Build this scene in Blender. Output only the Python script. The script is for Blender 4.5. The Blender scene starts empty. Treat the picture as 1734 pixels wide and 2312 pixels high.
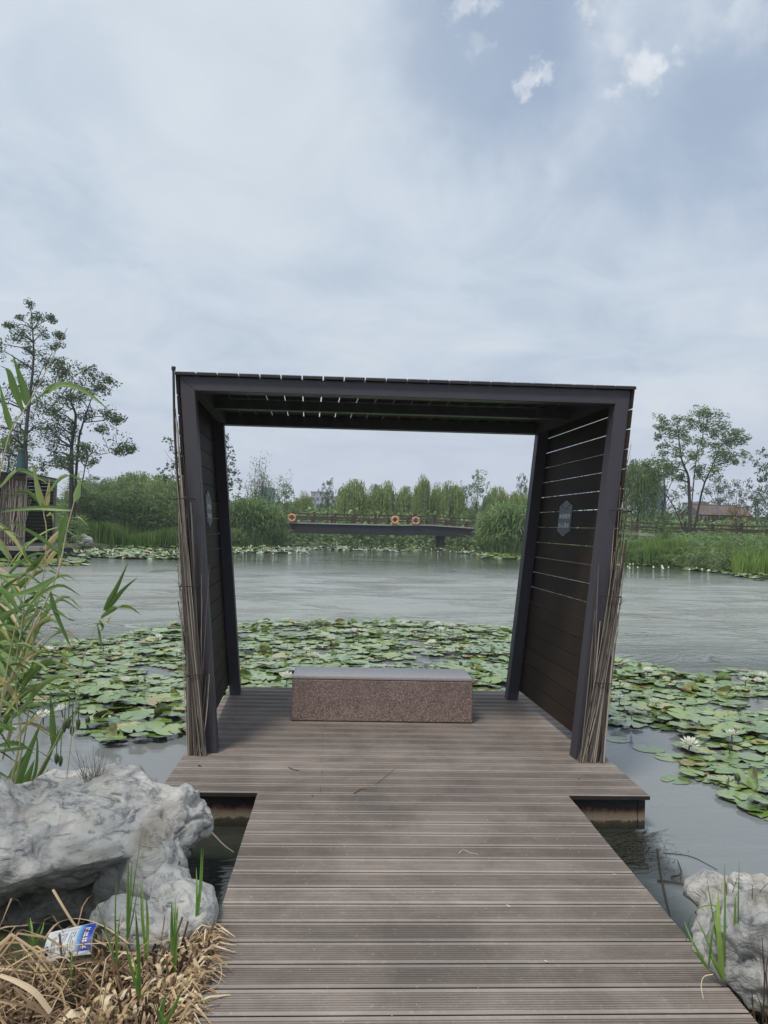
import bpy, math, random
import numpy as np
from mathutils import Vector, Matrix, noise
R = random.Random(7)
rad = math.radians
scene = bpy.context.scene
COL = scene.collection
# ------------------------------------------------------------------ camera
F, YAW, PITCH, ROLL = 1757.7, .0525, .0182, .0269
CAM = Vector((-.4236, 0, 1.6))
cy, sy, cp, sp = math.cos(YAW), math.sin(YAW), math.cos(PITCH), math.sin(PITCH)
c_r = Vector((cy, -sy, 0)); c_f = Vector((sy*cp, cy*cp, sp)); c_u = Vector((-sy*sp, -cy*sp, cp))
cr, sr = math.cos(ROLL), math.sin(ROLL)
ax_x = c_r*cr + c_u*sr          # image right
ax_y = -c_r*sr + c_u*cr         # image up
cam_d = bpy.data.cameras.new('camera'); cam = bpy.data.objects.new('camera', cam_d); COL.objects.link(cam)
m = Matrix((ax_x, ax_y, -c_f)).transposed().to_4x4(); m.translation = CAM
cam.matrix_world = m
cam_d.sensor_fit = 'VERTICAL'; cam_d.sensor_height = 36; cam_d.lens = F/2312*36
cam_d.clip_start = .05; cam_d.clip_end = 5000
scene.camera = cam
def project(P):
    v = Vector(P)-CAM; d = v.dot(c_f)
    return (867+F*v.dot(ax_x)/d, 1156-F*v.dot(ax_y)/d, d)
def at(px, py, d):
    return CAM + c_f*d + ax_x*((px-867)/F*d) + ax_y*((1156-py)/F*d)
def on(px, py, z):
    r = c_f + ax_x*((px-867)/F) + ax_y*((1156-py)/F)
    return CAM + r*((z-CAM.z)/r.z)
def bearing(px, d, z=0.):
    """ground point under image column px (taken at the horizon) at forward distance d"""
    p = at(px, 1188+ROLL*(px-867), d); p.z = z
    return p
# ------------------------------------------------------------------ world, sun, exposure
SUN_EL, SUN_AZ = rad(60), rad(215)      # azimuth measured clockwise from +y: behind and to the left of the camera
w = bpy.data.worlds.new('World'); scene.world = w; w.use_nodes = True
nt = w.node_tree; N = nt.nodes; L = nt.links; N.clear()
def nd(tree, t, **k):
    n = tree.nodes.new(t)
    for a, b in k.items():
        if a == 'inp':
            for i, v in b.items(): n.inputs[i].default_value = v
        else: setattr(n, a, b)
    return n
def mth(tree, op, a, b=None, clamp=False):
    n = tree.nodes.new('ShaderNodeMath'); n.operation = op; n.use_clamp = clamp
    for i, v in enumerate((a, b)):
        if v is None: continue
        if isinstance(v, (int, float)): n.inputs[i].default_value = v
        else: tree.links.new(v, n.inputs[i])
    return n.outputs[0]
def mixc(tree, fac, a, b, mode='MIX'):
    n = tree.nodes.new('ShaderNodeMix'); n.data_type = 'RGBA'; n.blend_type = mode
    for i, v in ((0, fac), (6, a), (7, b)):
        if isinstance(v, (int, float)): n.inputs[i].default_value = v
        elif isinstance(v, tuple): n.inputs[i].default_value = v if len(v) == 4 else (*v, 1)
        else: tree.links.new(v, n.inputs[i])
    return n.outputs[2]
def ramp(tree, fac, stops, interp='LINEAR'):
    n = tree.nodes.new('ShaderNodeValToRGB'); n.color_ramp.interpolation = interp
    e = n.color_ramp.elements
    while len(e) < len(stops): e.new(.5)
    for i, (p, c) in enumerate(stops):
        e[i].position = p; e[i].color = (c, c, c, 1) if isinstance(c, (int, float)) else (*c, 1)
    tree.links.new(fac, n.inputs[0]); return n.outputs[0]
def noi(tree, vec, scale, detail=4, rough=.5, dist=0):
    n = tree.nodes.new('ShaderNodeTexNoise'); n.inputs['Scale'].default_value = scale; n.inputs['Detail'].default_value = detail
    n.inputs['Roughness'].default_value = rough; n.inputs['Distortion'].default_value = dist
    if vec is not None: tree.links.new(vec, n.inputs['Vector'])
    return n.outputs[0]
SKY_S = .1
sky = nd(nt, 'ShaderNodeTexSky', sky_type='NISHITA', sun_disc=False, sun_elevation=SUN_EL, sun_rotation=SUN_AZ, air_density=1.0, dust_density=2.0, ozone_density=1.0)
tc = nd(nt, 'ShaderNodeTexCoord')
nrm = nd(nt, 'ShaderNodeVectorMath', operation='NORMALIZE'); L.new(tc.outputs['Generated'], nrm.inputs[0])
sx = nd(nt, 'ShaderNodeSeparateXYZ'); L.new(nrm.outputs[0], sx.inputs[0])
zz = mth(nt, 'ADD', mth(nt, 'MAXIMUM', sx.outputs[2], 0), .22)
cb = nd(nt, 'ShaderNodeCombineXYZ'); L.new(mth(nt, 'DIVIDE', sx.outputs[0], zz), cb.inputs[0]); L.new(mth(nt, 'DIVIDE', sx.outputs[1], zz), cb.inputs[1])
def cloud_dir(px, py):
    return (at(px, py, 1)-CAM).normalized()
def blob(px, py, r0, r1, wob=0, scale=5):
    """soft patch of sky round the direction of a cloud: 1 inside r0 degrees, 0 past r1 degrees"""
    d = cloud_dir(px, py)
    n = nd(nt, 'ShaderNodeVectorMath', operation='DOT_PRODUCT'); L.new(nrm.outputs[0], n.inputs[0]); n.inputs[1].default_value = d
    a = mth(nt, 'ARCCOSINE', mth(nt, 'MINIMUM', n.outputs['Value'], 1))
    if wob: a = mth(nt, 'ADD', a, mth(nt, 'MULTIPLY', mth(nt, 'SUBTRACT', noi(nt, nrm.outputs[0], scale, 6, .62), .5), wob))
    mr = nd(nt, 'ShaderNodeMapRange', interpolation_type='SMOOTHSTEP'); L.new(a, mr.inputs[0])
    mr.inputs[1].default_value = rad(r1); mr.inputs[2].default_value = rad(r0); mr.inputs[3].default_value = 0; mr.inputs[4].default_value = 1
    return mr.outputs[0]
k = 1/SKY_S/2**.25      # cloud colours below are given as they look at exposure .25
veil = noi(nt, cb.outputs[0], 1.3, 6, .55, .6)
wisp = noi(nt, cb.outputs[0], 3.2, 7, .6, 1.2)
mix1 = mth(nt, 'ADD', mth(nt, 'MULTIPLY', veil, .6), mth(nt, 'MULTIPLY', wisp, .4))
cc = ramp(nt, mix1, [(.36, (.48*k, .57*k, .69*k)), (.5, (.60*k, .685*k, .785*k)), (.64, (.71*k, .775*k, .845*k))])
n_ = nt.nodes.new('ShaderNodeMix')
# horizon tint: thicker, slightly violet-white air low down
hor = nd(nt, 'ShaderNodeMapRange', interpolation_type='SMOOTHSTEP'); L.new(sx.outputs[2], hor.inputs[0])
hor.inputs[1].default_value = 0.0; hor.inputs[2].default_value = .24; hor.inputs[3].default_value = .75; hor.inputs[4].default_value = 0
cc = mixc(nt, hor.outputs[0], cc, (.68*k, .73*k, .85*k))
gap = mth(nt, 'MAXIMUM', blob(1120, 60, 3, 12, .35, 4), mth(nt, 'MULTIPLY', blob(1640, 230, 3, 14, .4, 4), .75))
blue = mixc(nt, .55, sky.outputs[0], (.39*k, .50*k, .68*k))
cc = mixc(nt, mth(nt, 'MULTIPLY', gap, .8), cc, blue)
white = mth(nt, 'MULTIPLY', blob(560, 90, 4, 22, .4, 3), .45)
cc = mixc(nt, white, cc, (.70*k, .77*k, .83*k))
for (px, py, r, s) in ((1455, 165, 1.9, 1.), (1395, 205, 1.2, .9), (1400, 90, 1.5, .5), (1500, 150, 1.1, .9), (1195, 175, 1.0, .75), (1235, 172, .9, .6), (1340, 25, 1.0, .7), (1050, 16, .9, .6), (1100, 12, .8, .5), (1085, 108, 1.0, .3), (1590, 45, 2.0, .4), (1690, 50, 2, .4), (1500, 930, 2.2, .35), (1660, 880, 3.5, .3)):
    cc = mixc(nt, mth(nt, 'MULTIPLY', blob(px, py, r*.0, r*.95, .075, 38), s*.8), cc, (.80*k, .84*k, .89*k))
bg = nd(nt, 'ShaderNodeBackground'); bg.inputs[1].default_value = SKY_S
L.new(cc, bg.inputs[0]); wo = nd(nt, 'ShaderNodeOutputWorld'); L.new(bg.outputs[0], wo.inputs[0])
sl = bpy.data.lights.new('sun', 'SUN'); sl.energy = 2.2; sl.angle = rad(12); sl.color = (1, .93, .82)
so = bpy.data.objects.new('sun', sl); COL.objects.link(so)
sd = Vector((math.sin(SUN_AZ)*math.cos(SUN_EL), math.cos(SUN_AZ)*math.cos(SUN_EL), math.sin(SUN_EL)))
so.rotation_euler = sd.to_track_quat('Z', 'Y').to_euler(); so.location = (0, 0, 30)
vs = scene.view_settings; scene.display_settings.display_device = 'sRGB'
vs.view_transform = 'Standard'; vs.look = 'None'; vs.gamma = 1; vs.exposure = .25
scene.cycles.max_bounces = 8; scene.cycles.transparent_max_bounces = 8; scene.cycles.sample_clamp_indirect = 3

# ------------------------------------------------------------------ helpers
WZ = -.22      # water level
def tag(o, label=None, cat=None, group=None, kind=None):
    for a, b in (('label', label), ('category', cat), ('group', group), ('kind', kind)):
        if b: o[a] = b
    return o
def thing(name, loc, label, cat, group=None):
    o = bpy.data.objects.new(name, None); o.location = loc; o.empty_display_size = .2
    COL.objects.link(o); return tag(o, label, cat, group)
class MB:
    """collects faces of ONE mesh; v is a per-face random value used for natural colour variation"""
    def __init__(s): s.v = []; s.f = []; s.m = []; s.a = []
    def face(s, pts, mi=0, a=None):
        n = len(s.v); s.v += [tuple(p) for p in pts]; s.f.append(tuple(range(n, n+len(pts)))); s.m.append(mi); s.a.append(R.random() if a is None else a)
    def add(s, vs, fs, mi=0, a=None):
        n = len(s.v); s.v += [tuple(p) for p in vs]
        a = R.random() if a is None else a
        for f in fs: s.f.append(tuple(i+n for i in f)); s.m.append(mi); s.a.append(a)
    def box(s, x0, x1, y0, y1, z0, z1, mi=0, a=None, T=None):
        c = [(x0,y0,z0),(x1,y0,z0),(x1,y1,z0),(x0,y1,z0),(x0,y0,z1),(x1,y0,z1),(x1,y1,z1),(x0,y1,z1)]
        if T: c = [T(*p) for p in c]
        s.add(c, [(3,2,1,0),(4,5,6,7),(0,1,5,4),(1,2,6,5),(2,3,7,6),(3,0,4,7)], mi, a)
    def tube(s, pts, radii, n=6, mi=0, a=None, cap=True):
        pts = [Vector(p) for p in pts]
        if isinstance(radii, (int, float)): radii = [radii]*len(pts)
        vs = []; ref = None
        for i, p in enumerate(pts):
            t = (pts[min(i+1, len(pts)-1)]-pts[max(i-1, 0)])
            t = t.normalized() if t.length > 1e-9 else Vector((0, 0, 1))
            if ref is None: ref = t.orthogonal().normalized()
            u = (ref-t*ref.dot(t)); u = u.normalized() if u.length > 1e-6 else t.orthogonal().normalized(); ref = u
            q = t.cross(u)
            for k in range(n):
                an = 2*math.pi*k/n; vs.append(p+(u*math.cos(an)+q*math.sin(an))*radii[i])
        fs = []
        for i in range(len(pts)-1):
            for k in range(n): fs.append((i*n+k, i*n+(k+1) % n, (i+1)*n+(k+1) % n, (i+1)*n+k))
        if cap: fs.append(tuple(reversed(range(n)))); fs.append(tuple(range((len(pts)-1)*n, len(pts)*n)))
        s.add(vs, fs, mi, a)
    def ribbon(s, pts, widths, side=None, mi=0, a=None, fold=.0):
        """flat blade along pts; fold gives it a V section"""
        pts = [Vector(p) for p in pts]; n = len(pts); vs = []
        if side is None:
            side = Vector((R.uniform(-1, 1), R.uniform(-1, 1), R.uniform(-.4, .4)))
        for i, p in enumerate(pts):
            t = (pts[min(i+1, n-1)]-pts[max(i-1, 0)]).normalized()
            u = side-t*side.dot(t); u = u.normalized() if u.length > 1e-5 else t.orthogonal().normalized()
            w_ = widths[i]/2; nn = t.cross(u)
            if fold: vs += [p-u*w_+nn*w_*fold, p, p+u*w_+nn*w_*fold]
            else: vs += [p-u*w_, p+u*w_]
        c = 3 if fold else 2; fs = []
        for i in range(n-1):
            for j in range(c-1): fs.append((i*c+j, i*c+j+1, (i+1)*c+j+1, (i+1)*c+j))
        s.add(vs, fs, mi, a)
    def mesh(s, name, mats, origin=(0, 0, 0), smooth=False):
        me = bpy.data.meshes.new(name)
        o = Vector(origin)
        V = np.array(s.v, dtype=np.float32).reshape(-1, 3)-np.array(o, dtype=np.float32)
        me.from_pydata(V.tolist(), [], s.f)
        for m_ in (mats if isinstance(mats, (list, tuple)) else [mats]): me.materials.append(m_)
        me.polygons.foreach_set('material_index', s.m)
        at_ = me.attributes.new('v', 'FLOAT', 'FACE'); at_.data.foreach_set('value', s.a)
        if smooth: me.polygons.foreach_set('use_smooth', [True]*len(s.f))
        me.update(); return me
    def build(s, name, mats, parent=None, origin=None, smooth=False):
        o0 = origin if origin is not None else (parent_world(parent) if parent else (0, 0, 0))
        ob = bpy.data.objects.new(name, s.mesh(name, mats, o0, smooth)); COL.objects.link(ob)
        if parent: ob.parent = parent
        else: ob.location = o0
        return ob
def parent_world(p):
    v = Vector(p.location)
    while p.parent: p = p.parent; v += Vector(p.location)
    return v
def curve_pts(ctrl, n):
    """Catmull-Rom through control points"""
    P = [Vector(c) for c in ctrl]; P = [P[0]*2-P[1]]+P+[P[-1]*2-P[-2]]; out = []
    m_ = len(P)-3
    for i in range(n):
        t = i/(n-1)*m_; k_ = min(int(t), m_-1); u = t-k_
        a, b, c, d = P[k_:k_+4]
        out.append(.5*((2*b)+(c-a)*u+(2*a-5*b+4*c-d)*u*u+(3*b-a-3*c+d)*u**3))
    return out
# ------------------------------------------------------------------ materials
def mat(name):
    m_ = bpy.data.materials.new(name); m_.use_nodes = True; t = m_.node_tree
    return m_, t, t.nodes['Principled BSDF'], t.nodes['Material Output']
def objco(t): return t.nodes.new('ShaderNodeTexCoord').outputs['Object']
def geopos(t): return t.nodes.new('ShaderNodeNewGeometry').outputs['Position']
def mapping(t, vec, scale):
    n = t.nodes.new('ShaderNodeMapping'); t.links.new(vec, n.inputs[0]); n.inputs['Scale'].default_value = scale; return n.outputs[0]
def attr(t, nm='v'):
    n = t.nodes.new('ShaderNodeAttribute'); n.attribute_name = nm; return n.outputs['Fac']
def bump(t, b, h, strength=.3, dist=.01):
    n = t.nodes.new('ShaderNodeBump'); n.inputs['Strength'].default_value = strength; n.inputs['Distance'].default_value = dist
    t.links.new(h, n.inputs['Height']); t.links.new(n.outputs[0], b.inputs['Normal']); return n
def leafmat(name, stops, rough=.5, trans=.25, spec=.4, nscale=0):
    """stops: colour ramp over the per-blade random value"""
    m_, t, b, o = mat(name)
    c = ramp(t, attr(t), stops)
    if nscale:
        c = mixc(t, .5, c, ramp(t, noi(t, geopos(t), nscale, 3), [(.35, stops[0][1]), (.65, stops[-1][1])]))
    t.links.new(c, b.inputs['Base Color']); b.inputs['Roughness'].default_value = rough; b.inputs['Specular IOR Level'].default_value = spec
    if trans:
        tr = t.nodes.new('ShaderNodeBsdfTranslucent'); t.links.new(c, tr.inputs[0])
        mx = t.nodes.new('ShaderNodeMixShader'); mx.inputs[0].default_value = trans
        t.links.new(b.outputs[0], mx.inputs[1]); t.links.new(tr.outputs[0], mx.inputs[2]); t.links.new(mx.outputs[0], o.inputs[0])
    return m_
def woodmat(name, dark, light, along='x', rough=.75, stain=.5, vfac=.35):
    m_, t, b, o = mat(name); p = geopos(t)
    sc = {'x': (.6, 14, 14), 'y': (14, .6, 14), 'z': (14, 14, .6)}[along]
    g = noi(t, mapping(t, p, sc), 3, 6, .65)
    c = mixc(t, g, dark, light)
    big = noi(t, p, 1.9, 6, .68, .4)
    c = mixc(t, mth(t, 'MULTIPLY', ramp(t, big, [(.4, 1.), (.62, 0.)]), stain), c, tuple(x*.62 for x in dark))
    dust = ramp(t, noi(t, p, 38, 5, .7), [(.58, 0.), (.75, 1.)])
    c = mixc(t, mth(t, 'MULTIPLY', dust, .35), c, tuple(min(1, x*1.6) for x in light))
    va = attr(t); hs = t.nodes.new('ShaderNodeHueSaturation'); t.links.new(c, hs.inputs['Color'])
    t.links.new(mth(t, 'ADD', mth(t, 'MULTIPLY', va, vfac), 1-vfac/2), hs.inputs['Value']); c = hs.outputs[0]
    t.links.new(c, b.inputs['Base Color']); b.inputs['Roughness'].default_value = rough; b.inputs['Specular IOR Level'].default_value = .35
    bump(t, b, g, .35, .004); return m_
M = {}
M['deck'] = woodmat('weathered_deck_board', (.135, .112, .099), (.375, .325, .29), 'x', .72, .5, .42)
M['deckedge'] = woodmat('dark_board_edge', (.020, .016, .014), (.045, .036, .032), 'x', .9, .3, .2)  # darker colour for the board sides facing the gaps
M['decklip'] = woodmat('worn_smooth_board_edge', (.185, .158, .141), (.45, .395, .36), 'x', .65, .35, .3)
M['deckgroove'] = woodmat('dark_board_groove', (.028, .023, .020), (.085, .071, .064), 'x', .9, .5, .3)  # darker colour for the groove bottoms
M['slat'] = woodmat('dark_brown_slat', (.024, .016, .012), (.052, .036, .028), 'y', .65, .3, .3)
M['slat'].node_tree.nodes['Principled BSDF'].inputs['Specular IOR Level'].default_value = .12
M['roof'] = woodmat('dark_roof_board', (.022, .019, .020), (.045, .040, .042), 'y', .6, .3, .25)
M['rail'] = woodmat('brown_log', (.030, .020, .014), (.085, .058, .042), 'x', .8, .3, .3)
def metal(name, col, rough, vary=.25, bstr=.1):
    m_, t, b, o = mat(name); p = geopos(t)
    n = noi(t, mapping(t, p, (3, 3, 1.2)), 2.5, 6, .65)
    c = mixc(t, n, tuple(x*(1-vary) for x in col), tuple(x*(1+vary) for x in col))
    t.links.new(c, b.inputs['Base Color']); t.links.new(mth(t, 'ADD', mth(t, 'MULTIPLY', n, .25), rough-.12), b.inputs['Roughness'])
    b.inputs['Specular IOR Level'].default_value = .5; bump(t, b, noi(t, p, 160, 3), bstr, .002); return m_
M['frame'] = metal('charcoal_powder_coat', (.050, .046, .058), .55)
M['bridge'] = metal('bridge_steel', (.014, .018, .024), .75)
M['grey'] = metal('grey_deck_edge', (.33, .32, .31), .7)
# rusty fascia: black paint above, rust and silt towards the water (a real tide mark)
m_, t, b, o = mat('rusted_fascia'); p = geopos(t); s_ = nd(t, 'ShaderNodeSeparateXYZ'); t.links.new(p, s_.inputs[0])
hh = mth(t, 'ADD', s_.outputs[2], mth(t, 'MULTIPLY', mth(t, 'SUBTRACT', noi(t, mapping(t, p, (1, 1, .5)), 16, 7, .7), .5), .10))
c = ramp(t, mth(t, 'ADD', mth(t, 'MULTIPLY', hh, 4), 1), [(.15, (.018, .016, .012)), (.30, (.05, .045, .03)), (.34, (.25, .20, .145)), (.50, (.21, .16, .12)), (.58, (.15, .055, .022)), (.64, (.022, .02, .022)), (.9, (.018, .018, .021))])
t.links.new(c, b.inputs['Base Color']); b.inputs['Roughness'].default_value = .8; bump(t, b, noi(t, p, 60, 5, .7), .5, .01); M['rust'] = m_
# granite
m_, t, b, o = mat('red_brown_granite'); p = geopos(t)
vo = t.nodes.new('ShaderNodeTexVoronoi'); vo.inputs['Scale'].default_value = 190; t.links.new(p, vo.inputs['Vector'])
sp_ = nd(t, 'ShaderNodeSeparateColor'); t.links.new(vo.outputs['Color'], sp_.inputs[0])
c = ramp(t, sp_.outputs[0], [(0, (.07, .045, .04)), (.22, (.17, .115, .10)), (.5, (.29, .205, .18)), (.78, (.38, .285, .255)), (.95, (.55, .46, .42))], 'CONSTANT')
c = mixc(t, mth(t, 'MULTIPLY', noi(t, p, 3, 4), .35), c, (.12, .08, .07))
c = mixc(t, mth(t, 'MULTIPLY', ramp(t, noi(t, p, 9, 6, .7), [(.5, 0.), (.7, 1.)]), .3), c, (.36, .30, .27))
t.links.new(c, b.inputs['Base Color']); b.inputs['Roughness'].default_value = .28; b.inputs['Specular IOR Level'].default_value = .75; bump(t, b, vo.outputs['Distance'], .15, .003); M['granite'] = m_
m2_ = m_.copy(); m2_.name = 'polished_granite_painted_sheen'; t = m2_.node_tree; b = t.nodes['Principled BSDF']; lk = b.inputs['Base Color'].links[0].from_socket
t.links.new(mixc(t, .55, lk, (.50, .47, .48)), b.inputs['Base Color']); b.inputs['Roughness'].default_value = .22; M['granitetop'] = m2_  # seat top paled: its grazing sheen is painted into the stone colour
# water
m_, t, b, o = mat('pond_water'); p = geopos(t)
rt = t.nodes.new('ShaderNodeVectorRotate'); rt.rotation_type = 'Z_AXIS'; t.links.new(p, rt.inputs['Vector']); rt.inputs['Angle'].default_value = -.16; pr_ = rt.outputs[0]
s_ = nd(t, 'ShaderNodeSeparateXYZ'); t.links.new(p, s_.inputs[0])
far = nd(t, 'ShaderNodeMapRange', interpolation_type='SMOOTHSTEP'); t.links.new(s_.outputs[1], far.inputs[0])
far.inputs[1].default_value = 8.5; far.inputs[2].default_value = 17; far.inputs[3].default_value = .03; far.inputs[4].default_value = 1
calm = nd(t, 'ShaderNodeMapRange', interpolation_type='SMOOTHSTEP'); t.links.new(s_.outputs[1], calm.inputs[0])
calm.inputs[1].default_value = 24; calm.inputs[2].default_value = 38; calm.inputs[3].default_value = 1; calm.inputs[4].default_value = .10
r1 = noi(t, mapping(t, pr_, (.9, 2.4, 1)), 2.6, 4, .6, .6)
r2 = noi(t, mapping(t, pr_, (.8, 2.0, 1)), 6.5, 3, .55, .3)
patch = ramp(t, noi(t, mapping(t, pr_, (.28, .60, 1)), 1.0, 6, .74, .8), [(.38, .05), (.53, 1.)])
h_ = mth(t, 'ADD', mth(t, 'MULTIPLY', r1, .7), mth(t, 'MULTIPLY', r2, .35))
r3 = noi(t, mapping(t, pr_, (.32, 1.1, 1)), 1.7, 5, .7, .6)
h_ = mth(t, 'ADD', h_, mth(t, 'MULTIPLY', r3, 2.2))
h_ = mth(t, 'MULTIPLY', mth(t, 'MULTIPLY', mth(t, 'MULTIPLY', h_, patch), far.outputs[0]), calm.outputs[0])
bump(t, b, h_, 1.0, .05)
t.links.new(mth(t, 'ADD', .03, mth(t, 'MULTIPLY', mth(t, 'MULTIPLY', mth(t, 'MULTIPLY', far.outputs[0], calm.outputs[0]), patch), .20)), b.inputs['Roughness'])
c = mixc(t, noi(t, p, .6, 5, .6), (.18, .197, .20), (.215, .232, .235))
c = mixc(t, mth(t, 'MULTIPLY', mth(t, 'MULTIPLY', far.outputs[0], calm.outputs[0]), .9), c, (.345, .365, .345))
bank_refl = nd(t, 'ShaderNodeMapRange', interpolation_type='SMOOTHSTEP'); t.links.new(s_.outputs[1], bank_refl.inputs[0]); bank_refl.inputs[1].default_value = 26; bank_refl.inputs[2].default_value = 40
c = mixc(t, bank_refl.outputs[0], c, (.085, .105, .070))  # green reflection of the far bank painted into the base colour
# shade and dark reflection of the deck, painted into the water colour
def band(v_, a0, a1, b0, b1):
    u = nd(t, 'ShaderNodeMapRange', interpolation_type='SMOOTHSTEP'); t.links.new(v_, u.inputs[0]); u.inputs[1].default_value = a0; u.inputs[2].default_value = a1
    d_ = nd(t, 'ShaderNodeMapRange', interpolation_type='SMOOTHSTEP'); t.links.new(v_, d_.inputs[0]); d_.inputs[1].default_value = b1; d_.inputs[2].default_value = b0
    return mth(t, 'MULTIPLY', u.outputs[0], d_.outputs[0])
deck_shade = mth(t, 'MULTIPLY', band(s_.outputs[0], -2.0, -1.5, 1.15, 1.5), band(s_.outputs[1], 1.5, 2.6, 4.75, 5.2))
deck_shade2 = mth(t, 'MULTIPLY', band(s_.outputs[0], -2.0, -1.5, 1.38, 1.5), band(s_.outputs[1], 3.7, 4.15, 4.75, 5.2))
pad_shade = mth(t, 'MULTIPLY', band(s_.outputs[1], 6.6, 8.2, 10.0, 13.0), .62)  # shade between the floating pads, painted as a darker water band
c = mixc(t, pad_shade, c, (.045, .055, .035))
c = mixc(t, mth(t, 'MULTIPLY', mth(t, 'MAXIMUM', deck_shade, deck_shade2), .92), c, (.016, .020, .012))
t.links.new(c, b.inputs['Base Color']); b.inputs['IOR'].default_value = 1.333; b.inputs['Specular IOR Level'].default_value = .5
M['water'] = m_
# terrain
m_, t, b, o = mat('bank_soil_and_grass'); p = geopos(t)
c = mixc(t, noi(t, p, .8, 6, .6), (.045, .035, .022), (.055, .085, .025)); t.links.new(c, b.inputs['Base Color']); b.inputs['Roughness'].default_value = .95
bump(t, b, noi(t, p, 9, 6, .7), .6, .05); M['soil'] = m_
# limestone
m_, t, b, o = mat('grey_white_limestone'); p = geopos(t)
n1 = noi(t, p, 3.2, 8, .68, .8); n2 = noi(t, p, 14, 7, .7, .5); n3 = noi(t, mapping(t, p, (1, 1, 2.6)), 6, 7, .7, 2.2)
c = ramp(t, n1, [(.30, (.21, .215, .215)), (.42, (.42, .42, .41)), (.56, (.60, .59, .565)), (.72, (.76, .74, .70))])
c = mixc(t, ramp(t, n3, [(.36, .8), (.47, 0.)]), c, (.10, .11, .125))
c = mixc(t, ramp(t, noi(t, p, 5.5, 7, .75, 1.5), [(.55, 0.), (.64, .55)]), c, (.15, .16, .185))
c = mixc(t, ramp(t, n2, [(.56, 0.), (.72, .6)]), c, (.66, .66, .65))
c = mixc(t, ramp(t, noi(t, p, 1.7, 4, .6), [(.56, 0.), (.70, .55)]), c, (.33, .26, .17))
geo = t.nodes.new('ShaderNodeNewGeometry'); sz = nd(t, 'ShaderNodeSeparateXYZ'); t.links.new(geo.outputs['Position'], sz.inputs[0])
dirt = nd(t, 'ShaderNodeMapRange', interpolation_type='SMOOTHSTEP'); t.links.new(mth(t, 'ADD', sz.outputs[2], mth(t, 'MULTIPLY', n1, .15)), dirt.inputs[0])
dirt.inputs[1].default_value = .16; dirt.inputs[2].default_value = -.05; dirt.inputs[3].default_value = 0; dirt.inputs[4].default_value = .6
c = mixc(t, dirt.outputs[0], c, (.21, .19, .16))
t.links.new(c, b.inputs['Base Color']); b.inputs['Roughness'].default_value = .8
hh = mth(t, 'ADD', mth(t, 'ADD', n2, mth(t, 'MULTIPLY', n3, 1.2)), mth(t, 'MULTIPLY', noi(t, p, 55, 5, .7), .35))
bump(t, b, hh, .85, .025); M['rock'] = m_
# foliage
M['tree_dark'] = leafmat('dark_leaves', [(0, (.036, .064, .026)), (.6, (.070, .115, .042)), (1, (.12, .18, .065))], .55, .25)
M['tree_mid'] = leafmat('mid_leaves', [(0, (.08, .14, .045)), (.6, (.14, .22, .07)), (1, (.21, .30, .11))], .55, .3)
M['willow'] = leafmat('willow_leaves', [(0, (.16, .225, .065)), (.6, (.27, .35, .11)), (1, (.38, .45, .17))], .55, .35)
M['yellow_tree'] = leafmat('yellowing_leaves', [(0, (.14, .11, .03)), (1, (.28, .20, .05))], .6, .3)
M['reed_far'] = leafmat('reed_bank_leaves', [(0, (.085, .155, .05)), (.5, (.17, .27, .09)), (.93, (.30, .41, .18)), (1, (.40, .38, .22))], .5, .3)
M['reed_dk'] = leafmat('reed_thicket_leaves', [(0, (.065, .11, .035)), (.5, (.145, .225, .075)), (.95, (.27, .35, .15)), (1, (.38, .36, .23))], .5, .3)
M['iris'] = leafmat('iris_leaves', [(0, (.07, .15, .025)), (.6, (.15, .26, .05)), (1, (.26, .38, .09))], .45, .3)
M['reed_near'] = leafmat('near_reed_blades', [(0, (.07, .14, .03)), (.45, (.14, .24, .06)), (.80, (.25, .36, .13)), (.86, (.42, .36, .12)), (1, (.50, .40, .25))], .42, .35, .5)
M['reed_stem'] = leafmat('near_reed_stems', [(0, (.22, .25, .10)), (.6, (.42, .38, .22)), (1, (.50, .46, .30))], .5, 0)
M['shoot'] = leafmat('fresh_green_shoots', [(0, (.09, .18, .04)), (.7, (.18, .32, .07)), (1, (.34, .46, .12))], .42, .35)
M['straw'] = leafmat('dry_straw', [(0, (.10, .06, .035)), (.25, (.27, .185, .11)), (.5, (.42, .30, .17)), (.8, (.60, .46, .29)), (1, (.78, .67, .50))], .7, .15)
M['strawdark'] = leafmat('dark_rotted_straw', [(0, (.04, .024, .014)), (1, (.24, .155, .09))], .8, 0)
M['stalk'] = leafmat('grey_brown_reed_stalks', [(0, (.035, .029, .025)), (.45, (.13, .11, .095)), (.8, (.27, .235, .195)), (1, (.44, .385, .31))], .75, 0)
M['bark'] = leafmat('bark', [(0, (.035, .03, .026)), (1, (.075, .065, .055))], .9, 0)
M['iris'] = leafmat('iris_leaves', [(0, (.05, .11, .02)), (.5, (.13, .235, .045)), (1, (.26, .38, .09))], .45, .3, .4, .35)
M['petal'] = leafmat('white_petals', [(0, (.78, .78, .70)), (1, (.88, .88, .84))], .5, .3)
M['stamen'] = leafmat('yellow_stamens', [(0, (.75, .55, .08)), (1, (.85, .66, .15))], .6, .2)
M['bud'] = leafmat('green_buds', [(0, (.05, .07, .03)), (1, (.10, .12, .05))], .5, 0)
M['fadepetal'] = leafmat('fading_petals', [(0, (.62, .50, .42)), (1, (.78, .70, .62))], .5, .3)
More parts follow.
